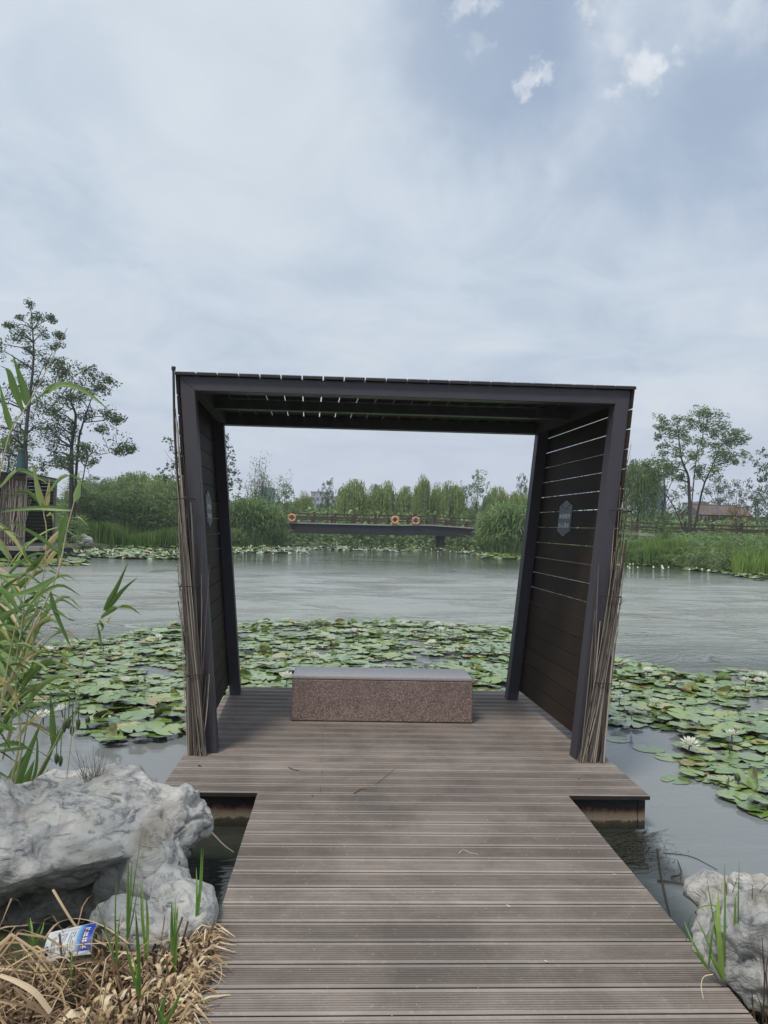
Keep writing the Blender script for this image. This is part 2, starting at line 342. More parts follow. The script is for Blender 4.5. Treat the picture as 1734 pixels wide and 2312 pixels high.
def padmat(name, stops, rough, mott=.45):
    m_, t, b, o = mat(name); p = geopos(t)
    oi = t.nodes.new('ShaderNodeObjectInfo').outputs['Random']
    f = mth(t, 'FRACT', mth(t, 'ADD', attr(t), oi))
    c = ramp(t, f, stops)
    c = mixc(t, mth(t, 'MULTIPLY', ramp(t, noi(t, p, 22, 5, .65), [(.35, 0.), (.7, 1.)]), mott), c, tuple(x*1.55 for x in stops[1][1]))
    c = mixc(t, mth(t, 'MULTIPLY', ramp(t, noi(t, p, 60, 4, .65), [(.66, 0.), (.75, 1.)]), .6), c, (.16, .13, .05))
    t.links.new(c, b.inputs['Base Color']); b.inputs['Roughness'].default_value = rough; b.inputs['Specular IOR Level'].default_value = .8
    b.inputs['Coat Weight'].default_value = .35; b.inputs['Coat Roughness'].default_value = .22
    bump(t, b, noi(t, p, 30, 4), .25, .01); return m_
M['pad'] = padmat('lily_pad_top', [(0, (.075, .14, .028)), (.45, (.16, .25, .062)), (.86, (.26, .34, .105)), (.94, (.34, .33, .09)), (1, (.28, .19, .07))], .20)
M['padunder'] = padmat('lily_pad_underside', [(0, (.10, .12, .03)), (.4, (.17, .15, .045)), (.8, (.20, .16, .05)), (1, (.20, .11, .06))], .5, .15)
def plain(name, col, rough=.6, spec=.5, nz=.12, sc=20):
    m_, t, b, o = mat(name); n = noi(t, geopos(t), sc, 4)
    c = mixc(t, n, tuple(x*(1-nz) for x in col), tuple(min(1, x*(1+nz)) for x in col)); t.links.new(c, b.inputs['Base Color'])
    b.inputs['Roughness'].default_value = rough; b.inputs['Specular IOR Level'].default_value = spec; return m_
M['sign'] = plain('slate_blue_sign', (.055, .068, .088), .4); M['signrim'] = plain('sign_rim', (.16, .18, .20), .4)
M['signtxt'] = plain('pale_lettering', (.75, .80, .86), .5); M['signdim'] = plain('faint_lettering', (.17, .20, .23), .5)
M['orange'] = plain('orange_ring', (.62, .27, .09), .5); M['ringred'] = plain('faded_red_ring', (.50, .20, .15), .6); M['white'] = plain('white_band', (.7, .68, .64), .6)
M['tile'] = plain('brownish_roof_tiles', (.17, .13, .115), .8, .3, .3, 3); M['redwood'] = plain('red_brown_timber', (.16, .07, .05), .8)
M['wall'] = plain('pale_wall', (.33, .34, .35), .8); M['glass'] = plain('dark_window', (.05, .06, .07), .3); M['bluepanel'] = plain('blue_panel', (.10, .24, .42), .6)
M['teal'] = plain('teal_wrap', (.02, .075, .085), .8); M['packet'] = plain('white_packet', (.62, .64, .66), .35); M['blue'] = plain('blue_print', (.02, .05, .38), .35); M['ink'] = plain('blue_grey_print', (.16, .20, .32), .5)
M['rope'] = plain('dark_wire', (.03, .028, .026), .7); M['dead'] = plain('dead_leaf', (.20, .12, .07), .8); M['dark'] = plain('wet_dark_debris', (.03, .026, .018), .5)
M['benchpale'] = plain('pale_stone', (.50, .46, .44), .6); M['cloudy'] = plain('lamp_grey', (.25, .25, .26), .4)

# ------------------------------------------------------------------ water and terrain
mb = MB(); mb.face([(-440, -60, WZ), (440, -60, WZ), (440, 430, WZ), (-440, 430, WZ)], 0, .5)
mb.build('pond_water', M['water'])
tag(bpy.data.objects['pond_water'], 'murky grey green pond rippled in the middle', 'water', None, 'structure')
near = [(-14, 5.0), (-6, 4.3), (-2.6, 3.9), (-1.75, 3.55), (-1.2, 3.05), (-.95, 2.75), (1.05, 2.0), (1.6, 2.45), (2.3, 3.1), (4, 3.6), (14, 4.0)]
fb = [(1900, 27), (1734, 37), (1500, 44), (1380, 47), (1200, 57), (1120, 60), (1095, 66), (1130, 92), (1050, 118), (850, 125), (640, 118), (600, 90), (655, 68), (640, 61), (560, 61), (400, 55), (300, 54), (190, 48), (100, 50), (-150, 46)]
poly = near+[tuple(bearing(a, d)[:2]) for a, d in fb]
PX = np.array(poly)
def sdist(x, y):
    """signed distance to the waterline, positive on land"""
    x = np.asarray(x, float); y = np.asarray(y, float)
    dm = np.full(x.shape, 1e9); ins = np.zeros(x.shape, bool)
    n = len(PX)
    for i in range(n):
        ax, ay = PX[i]; bx, by = PX[(i+1) % n]
        ex, ey = bx-ax, by-ay
        tt = np.clip(((x-ax)*ex+(y-ay)*ey)/(ex*ex+ey*ey), 0, 1)
        dm = np.minimum(dm, np.hypot(x-ax-tt*ex, y-ay-tt*ey))
        cond = (ay > y) != (by > y)
        with np.errstate(divide='ignore', invalid='ignore'):
            ins ^= cond & (x < (bx-ax)*(y-ay)/(by-ay)+ax)
    return np.where(ins, -dm, dm)
def ground_z(x, y):
    s = sdist(x, y); farm = np.clip((np.asarray(y, float)-20)/10, 0, 1)
    land = WZ+.02+np.clip(s, 0, 1)*.16+farm*(np.clip(s-.5, 0, 8)/8*.75)
    return np.where(s > 0, land, WZ-.02+np.clip(s, -3, 0)*.4)
gx = np.concatenate([-np.geomspace(450, 8, 30), np.linspace(-7.8, 7.8, 70), np.geomspace(8, 450, 30)])
gx = np.unique(np.concatenate([gx, np.linspace(-60, 60, 80)]))
gy = np.unique(np.concatenate([np.linspace(-50, 0, 8), np.linspace(0, 8, 60), np.linspace(8, 140, 110), np.geomspace(140, 440, 12)]))
X, Y = np.meshgrid(gx, gy); Z = ground_z(X, Y)
Z = Z+np.array([[noise.noise((x*.35, y*.35, 3))*(.06 if y < 20 else .12) for x in gx] for y in gy])*(np.abs(sdist(X, Y)) > .3)
vs_ = np.stack([X.ravel(), Y.ravel(), Z.ravel()], 1); nx = len(gx)
me = bpy.data.meshes.new('ground')
fs = [(j*nx+i, j*nx+i+1, (j+1)*nx+i+1, (j+1)*nx+i) for j in range(len(gy)-1) for i in range(nx-1)]
me.from_pydata(vs_.tolist(), [], fs); me.materials.append(M['soil']); me.polygons.foreach_set('use_smooth', [True]*len(fs))
g = bpy.data.objects.new('ground', me); COL.objects.link(g); tag(g, 'grassy banks and bed of the pond', 'ground', None, 'structure')
def gz(x, y): return float(ground_z(np.array([x]), np.array([y]))[0])

# ------------------------------------------------------------------ deck
PITCHB, BW, BT = .1502, .1420, .024
def board(mb, x0, x1, y0, grooves=8, a=None):
    """grooved composite board lying along x: real grooves in the section"""
    prof = [(y0, -BT), (y0, -.0015), (y0+.0015, 0)]; lip = .0165
    step = (BW-2*lip)/grooves; g_ = step*.42
    for k_ in range(grooves):
        c0 = y0+lip+step*(k_+.5)
        prof += [(c0-g_/2, 0), (c0-g_/2+.0006, -.0032), (c0+g_/2-.0006, -.0032), (c0+g_/2, 0)]
    prof += [(y0+BW-.0015, 0), (y0+BW, -.0015), (y0+BW, -BT)]
    n = len(prof); vs = [(x0, p[0], p[1]) for p in prof]+[(x1, p[0], p[1]) for p in prof]
    fs = [(i, i+n, (i+1) % n+n, (i+1) % n) for i in range(n)]
    fs += [tuple(range(n)), tuple(range(2*n-1, n-1, -1))]
    k0 = len(mb.m); mb.add(vs, fs, 0, a)
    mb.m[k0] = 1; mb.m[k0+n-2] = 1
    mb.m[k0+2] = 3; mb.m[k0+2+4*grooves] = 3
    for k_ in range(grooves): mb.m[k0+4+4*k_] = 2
PY0 = 4.678; PXL, PXR = -1.463, 1.492; PAL, PAR = -.883, .986
NB = 20; PYB = PY0+NB*PITCHB
mb = MB(); y = PY0-PITCHB
while y > -.9:
    j = R.uniform(-.002, .002); board(mb, PAL+j, PAR+j, y); y -= PITCHB
mb.box(PAL+.08, PAL+.13, -.8, PY0, -.10, -BT-.001, 4); mb.box(PAR-.13, PAR-.08, -.8, PY0, -.10, -BT-.001, 4)
o = mb.build('boardwalk_path', [M['deck'], M['deckedge'], M['deckgroove'], M['decklip'], M['frame']]); tag(o, 'grooved grey brown board path leading onto the platform', 'boardwalk', None, 'structure')
mb = MB()
for i in range(NB):
    y = PY0+i*PITCHB; j = R.uniform(-.002, .002)
    cut = [(-.12, .34), (.30, -.10)][i % 2][0] if i % 3 else .45
    if i < 1 or True:
        c = [-.52+R.uniform(-.02, .02), .13+.012*i][i % 2]
        a_ = R.random(); board(mb, PXL+j, c-.0007, y, a=a_); board(mb, c+.0007, PXR+j, y, a=a_)
o = mb.build('deck_platform', [M['deck'], M['deckedge'], M['deckgroove'], M['decklip']]); tag(o, 'weathered grooved deck platform over the pond carrying the shelter', 'deck', None, 'structure')
mb = MB()
for (x0, x1, y0, y1) in ((PXL+.09, PXR-.06, PY0+.05, PY0+.10), (PXL+.09, PXR-.06, PYB-.1, PYB-.05), (PXL+.03, PXL+.08, PY0+.05, PYB-.05), (PXR-.055, PXR-.01, PY0+.05, PYB-.05)):
    mb.box(x0, x1, y0, y1, WZ-.5, -BT-.001)
b_ = mb.build('platform_fascia', M['rust']); b_['kind'] = 'structure'; tag(b_, 'black and rust stained beam round the underside of the platform', 'beam')

# ------------------------------------------------------------------ shelter
YF, DD, wb, wt, H, W_, FY, G = 5.4367, 1.851, 1.2465, 1.4797, 2.5094, .100, -.0231, -.0439
cf, sf = math.cos(FY), math.sin(FY)
def FT(x, dy, z): return (x*cf+G*dy, YF+dy+x*sf, z)
shelter = thing('slatted_shelter', FT(0, 0, 0), 'dark open fronted slatted timber and steel shelter standing on the deck around the stone bench', 'shelter')
s_l = (wt-wb)/H
def portal(mb, y0, y1):
    xo_b, xo_t = wb+W_*1.003, wt+W_+s_l*W_
    inner = [(-wb, 0), (-wt, H), (wt, H), (wb, 0)]; outer = [(-xo_b, 0), (-xo_t, H+W_), (xo_t, H+W_), (xo_b, 0)]
    for i in range(3):
        e = .0012
        q = [inner[i], inner[i+1], outer[i+1], outer[i]]
        c = [FT(p[0], y0, p[1]) for p in q]+[FT(p[0], y1, p[1]) for p in q]
        mb.add(c, [(0,1,2,3),(7,6,5,4),(0,4,5,1),(1,5,6,2),(2,6,7,3),(3,7,4,0)], 0, .5)
for nm, y0 in (('front_frame', 0), ('rear_frame', DD)):
    mb = MB(); portal(mb, y0, y0+.115); o = mb.build(nm, M['frame'], shelter)
    bv = o.modifiers.new('bevel', 'BEVEL'); bv.width = .003; bv.segments = 2
mb = MB(); mb.box(-wt+.005, wt-.005, DD*.5-.03, DD*.5+.06, H+.012, H+.09, T=FT); mb.build('ceiling_beam', M['frame'], shelter)
for s in (-1, 1):
    # side rails of the roof between the portals
    mb = MB(); mb.box(s*(wt+.012)-.035, s*(wt+.012)+.035, .12, DD-.003, H+.012, H+.095, T=FT)
    mb.build('side_rail', M['frame'], shelter)
# wall slats, laid on the outside of the posts
for s, nm in ((-1, 'slat_wall'), (1, 'slat_wall')):
    mb = MB(); pitch = .1405; nn = 18; zt = H+W_
    for i in range(nn):
        z1 = zt-i*pitch; z0 = z1-pitch+(.0065 if i != 1 else .010)
        if i == 0: z0 += .004
        if z0 < .012: z0 = .012
        if z1-z0 < .02: break
        off = W_+.004; j = R.uniform(-.0015, .0015)
        xs = lambda z: wb+s_l*z+off+j
        q = [(xs(z0), z0), (xs(z1), z1), (xs(z1)+.02, z1), (xs(z0)+.02, z0)]
        c = [FT(s*p[0], -.012, p[1]) for p in q]+[FT(s*p[0], DD+.13, p[1]) for p in q]
        mb.add(c, [(0,1,2,3),(7,6,5,4),(0,4,5,1),(1,5,6,2),(2,6,7,3),(3,7,4,0)], 0)
    mb.build(nm, M['slat'], shelter)
# inside lining strips between posts (slats seen from inside sit against them)
mb = MB(); xr = wt+W_+s_l*W_+.03; nrf = 22; pw = 2*xr/nrf
for i in range(nrf):
    x0 = -xr+i*pw; z0 = H+W_+.003
    # ribbed top edge: the board section has small teeth
    prof = [(x0+.004, z0)]; teeth = 9
    prof2 = []
    for k_ in range(teeth):
        a0 = x0+.004+(pw-.008)*k_/teeth; st = (pw-.008)/teeth
        prof2 += [(a0+st*.12, z0+.022), (a0+st*.5, z0+.022), (a0+st*.6, z0+.018), (a0+st*.98, z0+.018)]
    pr = [(x0+.004, z0)]+prof2+[(x0+pw-.004, z0)]
    n = len(pr); vs = [FT(p[0], -.03, p[1]) for p in pr]+[FT(p[0], DD+.15, p[1]) for p in pr]
    fs = [(i_, (i_+1) % n, (i_+1) % n+n, i_+n) for i_ in range(n)]+[tuple(reversed(range(n))), tuple(range(n, 2*n))]
    mb.add(vs, fs, 0)
mb.build('roof', M['roof'], shelter)
# thin loose wire loop above the roof
mb = MB(); mb.tube(curve_pts([FT(-.35, .3, H+W_+.03), FT(-.2, .3, H+W_+.05), FT(.1, .3, H+W_+.05), FT(.3, .3, H+W_+.028)], 10), .0035, 5); mb.build('loose_strip', M['signrim'], shelter)

# reed screens tied on the outside corners
def reed_screen(s):
    base = FT(s*(wb+W_+.05), -.03, 0)
    lab = 'bundle of grey dry reed stalks tied against the left outer corner of the shelter' if s < 0 else 'bundle of grey dry reed stalks tied against the right outer corner of the shelter'
    th = thing('reed_bundle', base, lab, 'reed bundle')
    rr = random.Random(11+s)
    mb = MB()
    def X_(z, off): return s*(wb+s_l*z+W_+off)
    nst = 190
    for i in range(nst):
        z1 = min(2.3, .5+abs(rr.gauss(0, .8))) if i < 130 else rr.uniform(.35, 1.3)
        if i % 9 == 0: z1 = rr.uniform(1.5, 2.2)
        spread = .06 if s > 0 else .05
        o0 = (rr.uniform(-.09, .085) if i % 3 else rr.uniform(-.02, .085)) if s > 0 else rr.uniform(-.035, .095); y0 = -.02-rr.random()*.055
        if o0 > .03 and rr.random() < .6: y0 = rr.uniform(-.06, .25)
        top_off = rr.gauss(.040, .024)+ (.0 if z1 > 1 else -.015)-(.02 if z1 > 1.5 else 0)
        if s > 0 and z1 > 1.5 and i % 4: z1 = rr.uniform(.6, 1.5)
        if rr.random() < .07: top_off = rr.uniform(-.13, -.04)
        y1 = y0 if y0 > 0 else -.018-rr.random()*.04
        bw = rr.uniform(-.012, .012)
        p0 = FT(X_(0, o0), y0, .002); p2 = FT(X_(z1, top_off), y1, z1); pm = FT(X_(z1*.5, (o0*.45+top_off*.55))+bw, (y0+y1)/2-.005, z1*.5)
        r_ = rr.choice((.002, .0028, .0035, .0055))
        mb.tube(curve_pts([p0, pm, p2], 6), [r_, r_, r_, r_*.9, r_*.8, r_*.5], 5)
    # twiggy outline along the outer face
    for i in range(150):
        z0 = rr.uniform(0, 2.0); yy = rr.uniform(0, DD); z1 = z0+rr.uniform(.4, .9)
        z1 = min(z1, 2.45)
        o_ = .030+rr.random()*.035
        mb.tube([FT(X_(z0, o_), yy, z0+.01), FT(X_((z0+z1)/2, o_+rr.uniform(-.01, .02)), yy+rr.uniform(-.06, .06), (z0+z1)/2), FT(X_(z1, o_+rr.uniform(-.005, .05)), yy+rr.uniform(-.15, .15), z1)], [.0035, .003, .0015], 4)
    for i in range(46):
        z0 = rr.uniform(.15, 2.1); ln = rr.uniform(.06, .22)
        p = Vector(FT(X_(z0, .05), rr.uniform(-.05, .1), z0)); q = p+Vector((s*rr.uniform(.02, .10), rr.uniform(-.05, .05), ln*rr.uniform(.3, 1)))
        mb.tube([p, (p+q)/2+Vector((s*.01, 0, -.01)), q], [.002, .0016, .0008], 3)
    for i in range(120):   # frayed fibres at mid height
        z0 = rr.gauss(1.05, .22); p = Vector(FT(X_(z0, .055+rr.random()*.02), rr.uniform(-.05, .08), z0))
        q = p+Vector((s*rr.uniform(-.005, .035), rr.uniform(-.02, .02), rr.uniform(-.09, .03)))
        mb.tube([p, q], [.0015, .0008], 3, cap=False)
    mb.build('stalks', M['stalk'], th)
    for z in (.55, 1.15, 1.75):
        mt = MB()
        pts = [FT(X_(z, a_), b_, z+c_) for a_, b_, c_ in ((-.06, -.012, 0), (-.03, -.075, .004), (.05, -.08, 0), (.088, -.03, -.004), (.085, .12, 0))]
        mt.tube(curve_pts(pts, 14), .0035, 5)
        mt.build('tie_wire', M['rope'], th)
    if s < 0:
        mc = MB(); pts = [FT(X_(1.6, .05), -.03, 1.6), FT(X_(2.2, .05), -.032, 2.2), FT(X_(H+W_+.0, .035), -.035, H+W_+.03)]
        mc.tube(curve_pts(pts, 8), .009, 7); mc.tube([pts[-1], Vector(pts[-1])+Vector((0, 0, .025))], .015, 7)
        mc.build('conduit_pole', M['rope'], th)
    else:
        mc = MB(); mc.tube(curve_pts([FT(X_(.3, .03), -.05, .3), FT(X_(.9, .045), -.045, .9), FT(X_(1.55, .075), -.03, 1.55)], 8), [.013, .014, .012, .013, .012, .01, .01, .006], 7)
        mc.build('thick_branch', M['stalk'], th)
    return th
reed_screen(-1); reed_screen(1)

# signs ---------------------------------------------------------------
def text_mesh(txt, size):
    cu = bpy.data.curves.new('t', 'FONT'); cu.body = txt; cu.size = size; cu.align_x = 'CENTER'; cu.align_y = 'CENTER'; cu.extrude = size*.03
    cu.offset = size*.006
    ob = bpy.data.objects.new('t', cu); COL.objects.link(ob)
    dg = bpy.context.evaluated_depsgraph_get(); me = bpy.data.meshes.new_from_object(ob.evaluated_get(dg))
    bpy.data.objects.remove(ob); return me
def make_sign(name, mat4, hw, hh, label, lines, cat='sign', sxx=1.6):
    """plaque in its own plane: local x right, y up, z out of the wall"""
    root = bpy.data.objects.new(name, None); COL.objects.link(root); root.matrix_world = mat4; tag(root, label, cat)
    def outline(k_, inset):
        a_, b_ = hw-inset, hh-inset
        half = [(0, b_), (a_*.18, b_*.985), (a_*.45, b_*.86), (a_*.68, b_*.79), (a_, b_*.70)]
        pts = half+[(x, -y_) for x, y_ in reversed(half)]
        return pts+[(-x, y_) for x, y_ in reversed(pts[1:-1])]
    def plate(nm, inset, z0, z1, m_):
        pts = outline(0, inset); n = len(pts); mb = MB()
        v = [(x, y_, z0) for x, y_ in pts]+[(x, y_, z1) for x, y_ in pts]
        mb.add(v, [tuple(range(n, 2*n)), tuple(reversed(range(n)))]+[(i, (i+1) % n, (i+1) % n+n, i+n) for i in range(n)])
        me = mb.mesh(nm, m_); ob = bpy.data.objects.new(nm, me); COL.objects.link(ob); ob.parent = root; return ob
    rim = plate('rim', 0, .0, .004, M['signrim']); plate('face', hw*.055, .0045, .006, M['sign'])
    for x in (-.55, .55):
      mb = MB(); mb.tube([(x*hw, hh*.70, .0065), (x*hw, hh*.70, .009)], hw*.045, 8)
      ob = bpy.data.objects.new('bolt', mb.mesh('bolt', M['rope'])); COL.objects.link(ob); ob.parent = root
    for txt, size, y_, m_ in lines:
        me = text_mesh(txt, size); me.materials.clear(); me.materials.append(m_)
        ob = bpy.data.objects.new('lettering', me); COL.objects.link(ob); ob.parent = root; ob.location = (0, y_, .0065); ob.scale = (sxx, 1, 1)
    return root
def wall_frame(s, dy, z, lift=.003):
    """matrix on the inner face of a side wall"""
    xw = lambda zz_: wb+s_l*zz_+W_+.004-lift
    p = Vector(FT(s*xw(z), dy, z)); up = (Vector(FT(s*xw(z+.5), dy, z+.5))-p).normalized()
    d = (Vector(FT(s*xw(z), dy+1, z))-p).normalized()
    right = -d if s > 0 else d          # reading direction as seen from inside
    out = right.cross(up).normalized(); right = up.cross(out)
    mm = Matrix((right, up, out)).transposed().to_4x4(); mm.translation = p; return mm
def wall_hit(px, py, s):
    """where the sight line meets the side wall plane"""
    best = None
    for i in range(400):
        dy = i/400*DD
        for z in [k_/200*H for k_ in range(100, 180)]:
            q = project(FT(s*(wb+s_l*z+W_), dy, z)); e = (q[0]-px)**2+(q[1]-py)**2
            if best is None or e < best[0]: best = (e, dy, z)
    return best[1], best[2]
TXT = lambda h_: [('温馨提示', h_*.155, h_*.56, M['signdim']), ('水深危险', h_*.30, h_*.10, M['signtxt']), ('当心落水', h_*.30, -h_*.42, M['signtxt'])]
SR = wall_hit(1276, 1171, 1); SL = wall_hit(471, 1150, -1)
print('signs', SR, SL)
SH, SW = .150, .165
make_sign('warning_sign', wall_frame(1, *SR), SW, SH, 'grey blue shield shaped warning plaque with Chinese lettering on the right slatted wall', TXT(SH))
make_sign('warning_sign', wall_frame(-1, *SL), SW, SH, 'grey warning plaque seen almost edge on on the left slatted wall beside the front post', TXT(SH))

# ------------------------------------------------------------------ bench
BY, BX, BWD, BH, BD = 6.3694, -.0589, 1.4756, .369, .4277
bench = thing('stone_bench', (BX, BY, 0), 'solid speckled red brown granite block bench on the deck inside the shelter', 'bench')
mb = MB(); n_ = .012
x0, x1 = -BWD/2, BWD/2
v = [(BX+x0-.006, BY-.004, .006), (BX+x1+.006, BY-.004, .006), (BX+x1+.006, BY+BD, .006), (BX+x0-.006, BY+BD, .006), (BX+x0, BY, BH-.03), (BX+x1, BY, BH-.03), (BX+x1, BY+BD, BH-.03), (BX+x0, BY+BD, BH-.03)]
mb.add(v, [(3,2,1,0),(4,5,6,7),(0,1,5,4),(1,2,6,5),(2,3,7,6),(3,0,4,7)])
o = mb.build('base', M['granite'], bench); bv = o.modifiers.new('b', 'BEVEL'); bv.width = .008; bv.segments = 2
mb = MB(); mb.box(BX+x0-.001, BX+x1+.001, BY-.002, BY+BD+.002, BH-.028, BH)
o = mb.build('seat', M['granitetop'], bench); bv = o.modifiers.new('b', 'BEVEL'); bv.width = .010; bv.segments = 3

# ------------------------------------------------------------------ boulders
def boulder(name, blobs, label, seed, voxel=.016, amp=.05, facets=26, dents=(), cat='boulder', mt=None):
    """rounded lumps merged into one skin, then broken up with ridged noise"""
    import bmesh
    bm = bmesh.new()
    for (c, r, rot) in blobs:
        mm = Matrix.Translation(c) @ Matrix.Rotation(rot, 4, 'Z') @ Matrix.Diagonal((*r, 1))
        bmesh.ops.create_icosphere(bm, subdivisions=4, radius=1, matrix=mm)
    me = bpy.data.meshes.new('tmp'); bm.to_mesh(me); bm.free()
    ob = bpy.data.objects.new('tmp', me); COL.objects.link(ob)
    rm = ob.modifiers.new('r', 'REMESH'); rm.mode = 'VOXEL'; rm.voxel_size = voxel
    smm = ob.modifiers.new('s', 'SMOOTH'); smm.iterations = 6; smm.factor = .6
    dg = bpy.context.evaluated_depsgraph_get(); m2 = bpy.data.meshes.new_from_object(ob.evaluated_get(dg)); bpy.data.objects.remove(ob)
    co = np.empty(len(m2.vertices)*3, np.float32); m2.vertices.foreach_get('co', co); co = co.reshape(-1, 3)
    no = np.empty(len(m2.vertices)*3, np.float32); m2.vertices.foreach_get('normal', no); no = no.reshape(-1, 3)
    for dc, dr in dents:
        dv = co-np.array(dc, np.float32); dl = np.linalg.norm(dv, axis=1); mk = np.clip(1-dl/dr, 0, 1); mk = mk*mk*(3-2*mk); co = (co-no*(mk*dr*.75)[:, None]).astype(np.float32)
    rg = np.random.default_rng(int(seed*10)); ext = co.max(0)-co.min(0); K = max(14, int(facets*ext[0]*ext[2]))
    for pas, (kk, strength) in enumerate(((K, .72), (K*6, .60))):
        pick = rg.choice(len(co), kk, replace=False); C_ = co[pick].copy(); Nn = no[pick]+rg.normal(0, .22, (kk, 3)); Nn /= np.linalg.norm(Nn, axis=1)[:, None]
        D2 = ((co[:, None, :]-C_[None])**2).sum(2)+ (1-(no@Nn.T))*.02
        W = np.exp(-(np.sqrt(D2)-np.sqrt(D2.min(1))[:, None])/(.005 if pas == 0 else .003)); W /= W.sum(1)[:, None]
        hgt_ = ((co[:, None, :]-C_[None])*Nn[None]).sum(2); hgt_ = np.clip(hgt_, -.09, .09)
        co = (co-strength*(W[:, :, None]*hgt_[:, :, None]*Nn[None]).sum(1)).astype(np.float32)
    out = co.copy()
    for i in range(len(co)):
        p = Vector(co[i]); q = p*2.2+Vector((seed, 0, 0))
        a_ = noise.fractal(q, 1.0, 2.1, 3)
        wq = p+Vector((noise.noise(p*3), noise.noise(p*3+Vector((9, 0, 0))), noise.noise(p*3+Vector((0, 9, 0)))))*.10
        crack = max(0, 1-abs(noise.noise(wq*3.4+Vector((seed, 3, 1))))*22)*max(0, min(1, noise.noise(wq*1.7+Vector((0, seed, 2)))*5+.6))
        st = max(0, abs(noise.noise(Vector((wq.x*1.2, wq.y*1.2, wq.z*8+seed))))-.18)*max(0, min(1, noise.noise(p*2.1+Vector((4, 4, seed)))*4))
        fine = noise.fractal(p*19, 1, 2, 3)
        pit = max(0, .20-noise.voronoi(wq*9+Vector((seed, 1, 2)))[0][0])*max(0, min(1, noise.noise(p*2.6+Vector((seed, 8, 1)))*5))
        d = amp*(a_*.6-crack*.60-st*2.4-pit*4.5)+fine*amp*.20
        out[i] = co[i]+no[i]*d
    m2.vertices.foreach_set('co', out.ravel()); m2.materials.clear(); m2.materials.append(mt or M['rock'])
    base = Vector((out[:, 0].mean(), out[:, 1].mean(), out[:, 2].min()))
    m2.transform(Matrix.Translation(-base)); m2.polygons.foreach_set('use_smooth', [True]*len(m2.polygons)); m2.update()
    m2.name = name; ob = bpy.data.objects.new(name, m2); ob.location = base; COL.objects.link(ob)
    return tag(ob, label, cat)
def P(px, py, d): return at(px, py, d)
boulder('boulder', [
    (P(150, 1882, 3.75), (.50, .42, .21), .1), (P(-60, 1890, 3.6), (.36, .38, .24), 0), (P(290, 1868, 3.80), (.26, .33, .19), .2),
    (P(395, 1860, 3.85), (.155, .24, .17), 0), (P(270, 1826, 3.9), (.22, .25, .14), .3), (P(60, 1925, 3.45), (.26, .18, .095), .2), (P(200, 1905, 3.5), (.22, .16, .10), .2),
    (P(80, 2080, 3.86), (.64, .40, .40), 0), (P(345, 1995, 3.6), (.15, .24, .26), 0), (P(370, 1930, 3.6), (.11, .18, .15), 0), (P(285, 2010, 3.62), (.12, .18, .20), 0)],
    'huge pale grey limestone boulder with an overhanging top left of the path', 3.1, .013, .060, 26, [(P(302, 1842, 3.5), .11), (P(400, 1880, 3.62), .09), (P(215, 1868, 3.35), .06), (P(265, 1975, 3.3), .17), (P(345, 1930, 3.45), .09), (P(60, 1905, 3.2), .09), (P(120, 1850, 3.3), .06), (P(330, 1985, 3.3), .08), (P(20, 1850, 3.25), .06)])
boulder('boulder', [(P(415, 2068, 3.1), (.11, .13, .105), .2), (P(448, 2058, 3.15), (.065, .10, .08), 0), (P(375, 2025, 3.25), (.10, .14, .11), 0), (P(350, 2105, 3.05), (.15, .13, .09), .4)],
    'small pitted grey rock wedged between the huge boulder and the left path edge', 8.3, .009, .032, 190)
boulder('boulder', [(P(290, 2080, 3.02), (.16, .10, .075), -.35), (P(330, 2110, 2.95), (.13, .08, .05), -.3)],
    'flat pale slab of rock lying behind the litter packet and the straw', 5.7, .009, .02, 190)
boulder('boulder', [(P(1665, 2066, 3.2), (.17, .16, .15), .3), (P(1600, 2020, 3.3), (.075, .10, .09), 0), (P(1725, 2085, 3.1), (.20, .18, .19), 0), (P(1630, 2125, 3.05), (.10, .12, .17), 0), (P(1760, 2150, 2.8), (.22, .20, .20), 0), (P(1575, 2000, 3.35), (.04, .06, .05), 0)],
    'jagged grey white rock beside the right edge of the path', 1.4, .010, .055, 80)
boulder('boulder', [(P(190, 1224, 46), (.55, .4, .26), 0), (P(178, 1214, 46), (.40, .35, .20), .3)], 'low pale boulder on the far left bank at the edge of the thicket', 2.2, .05, .22, 14)

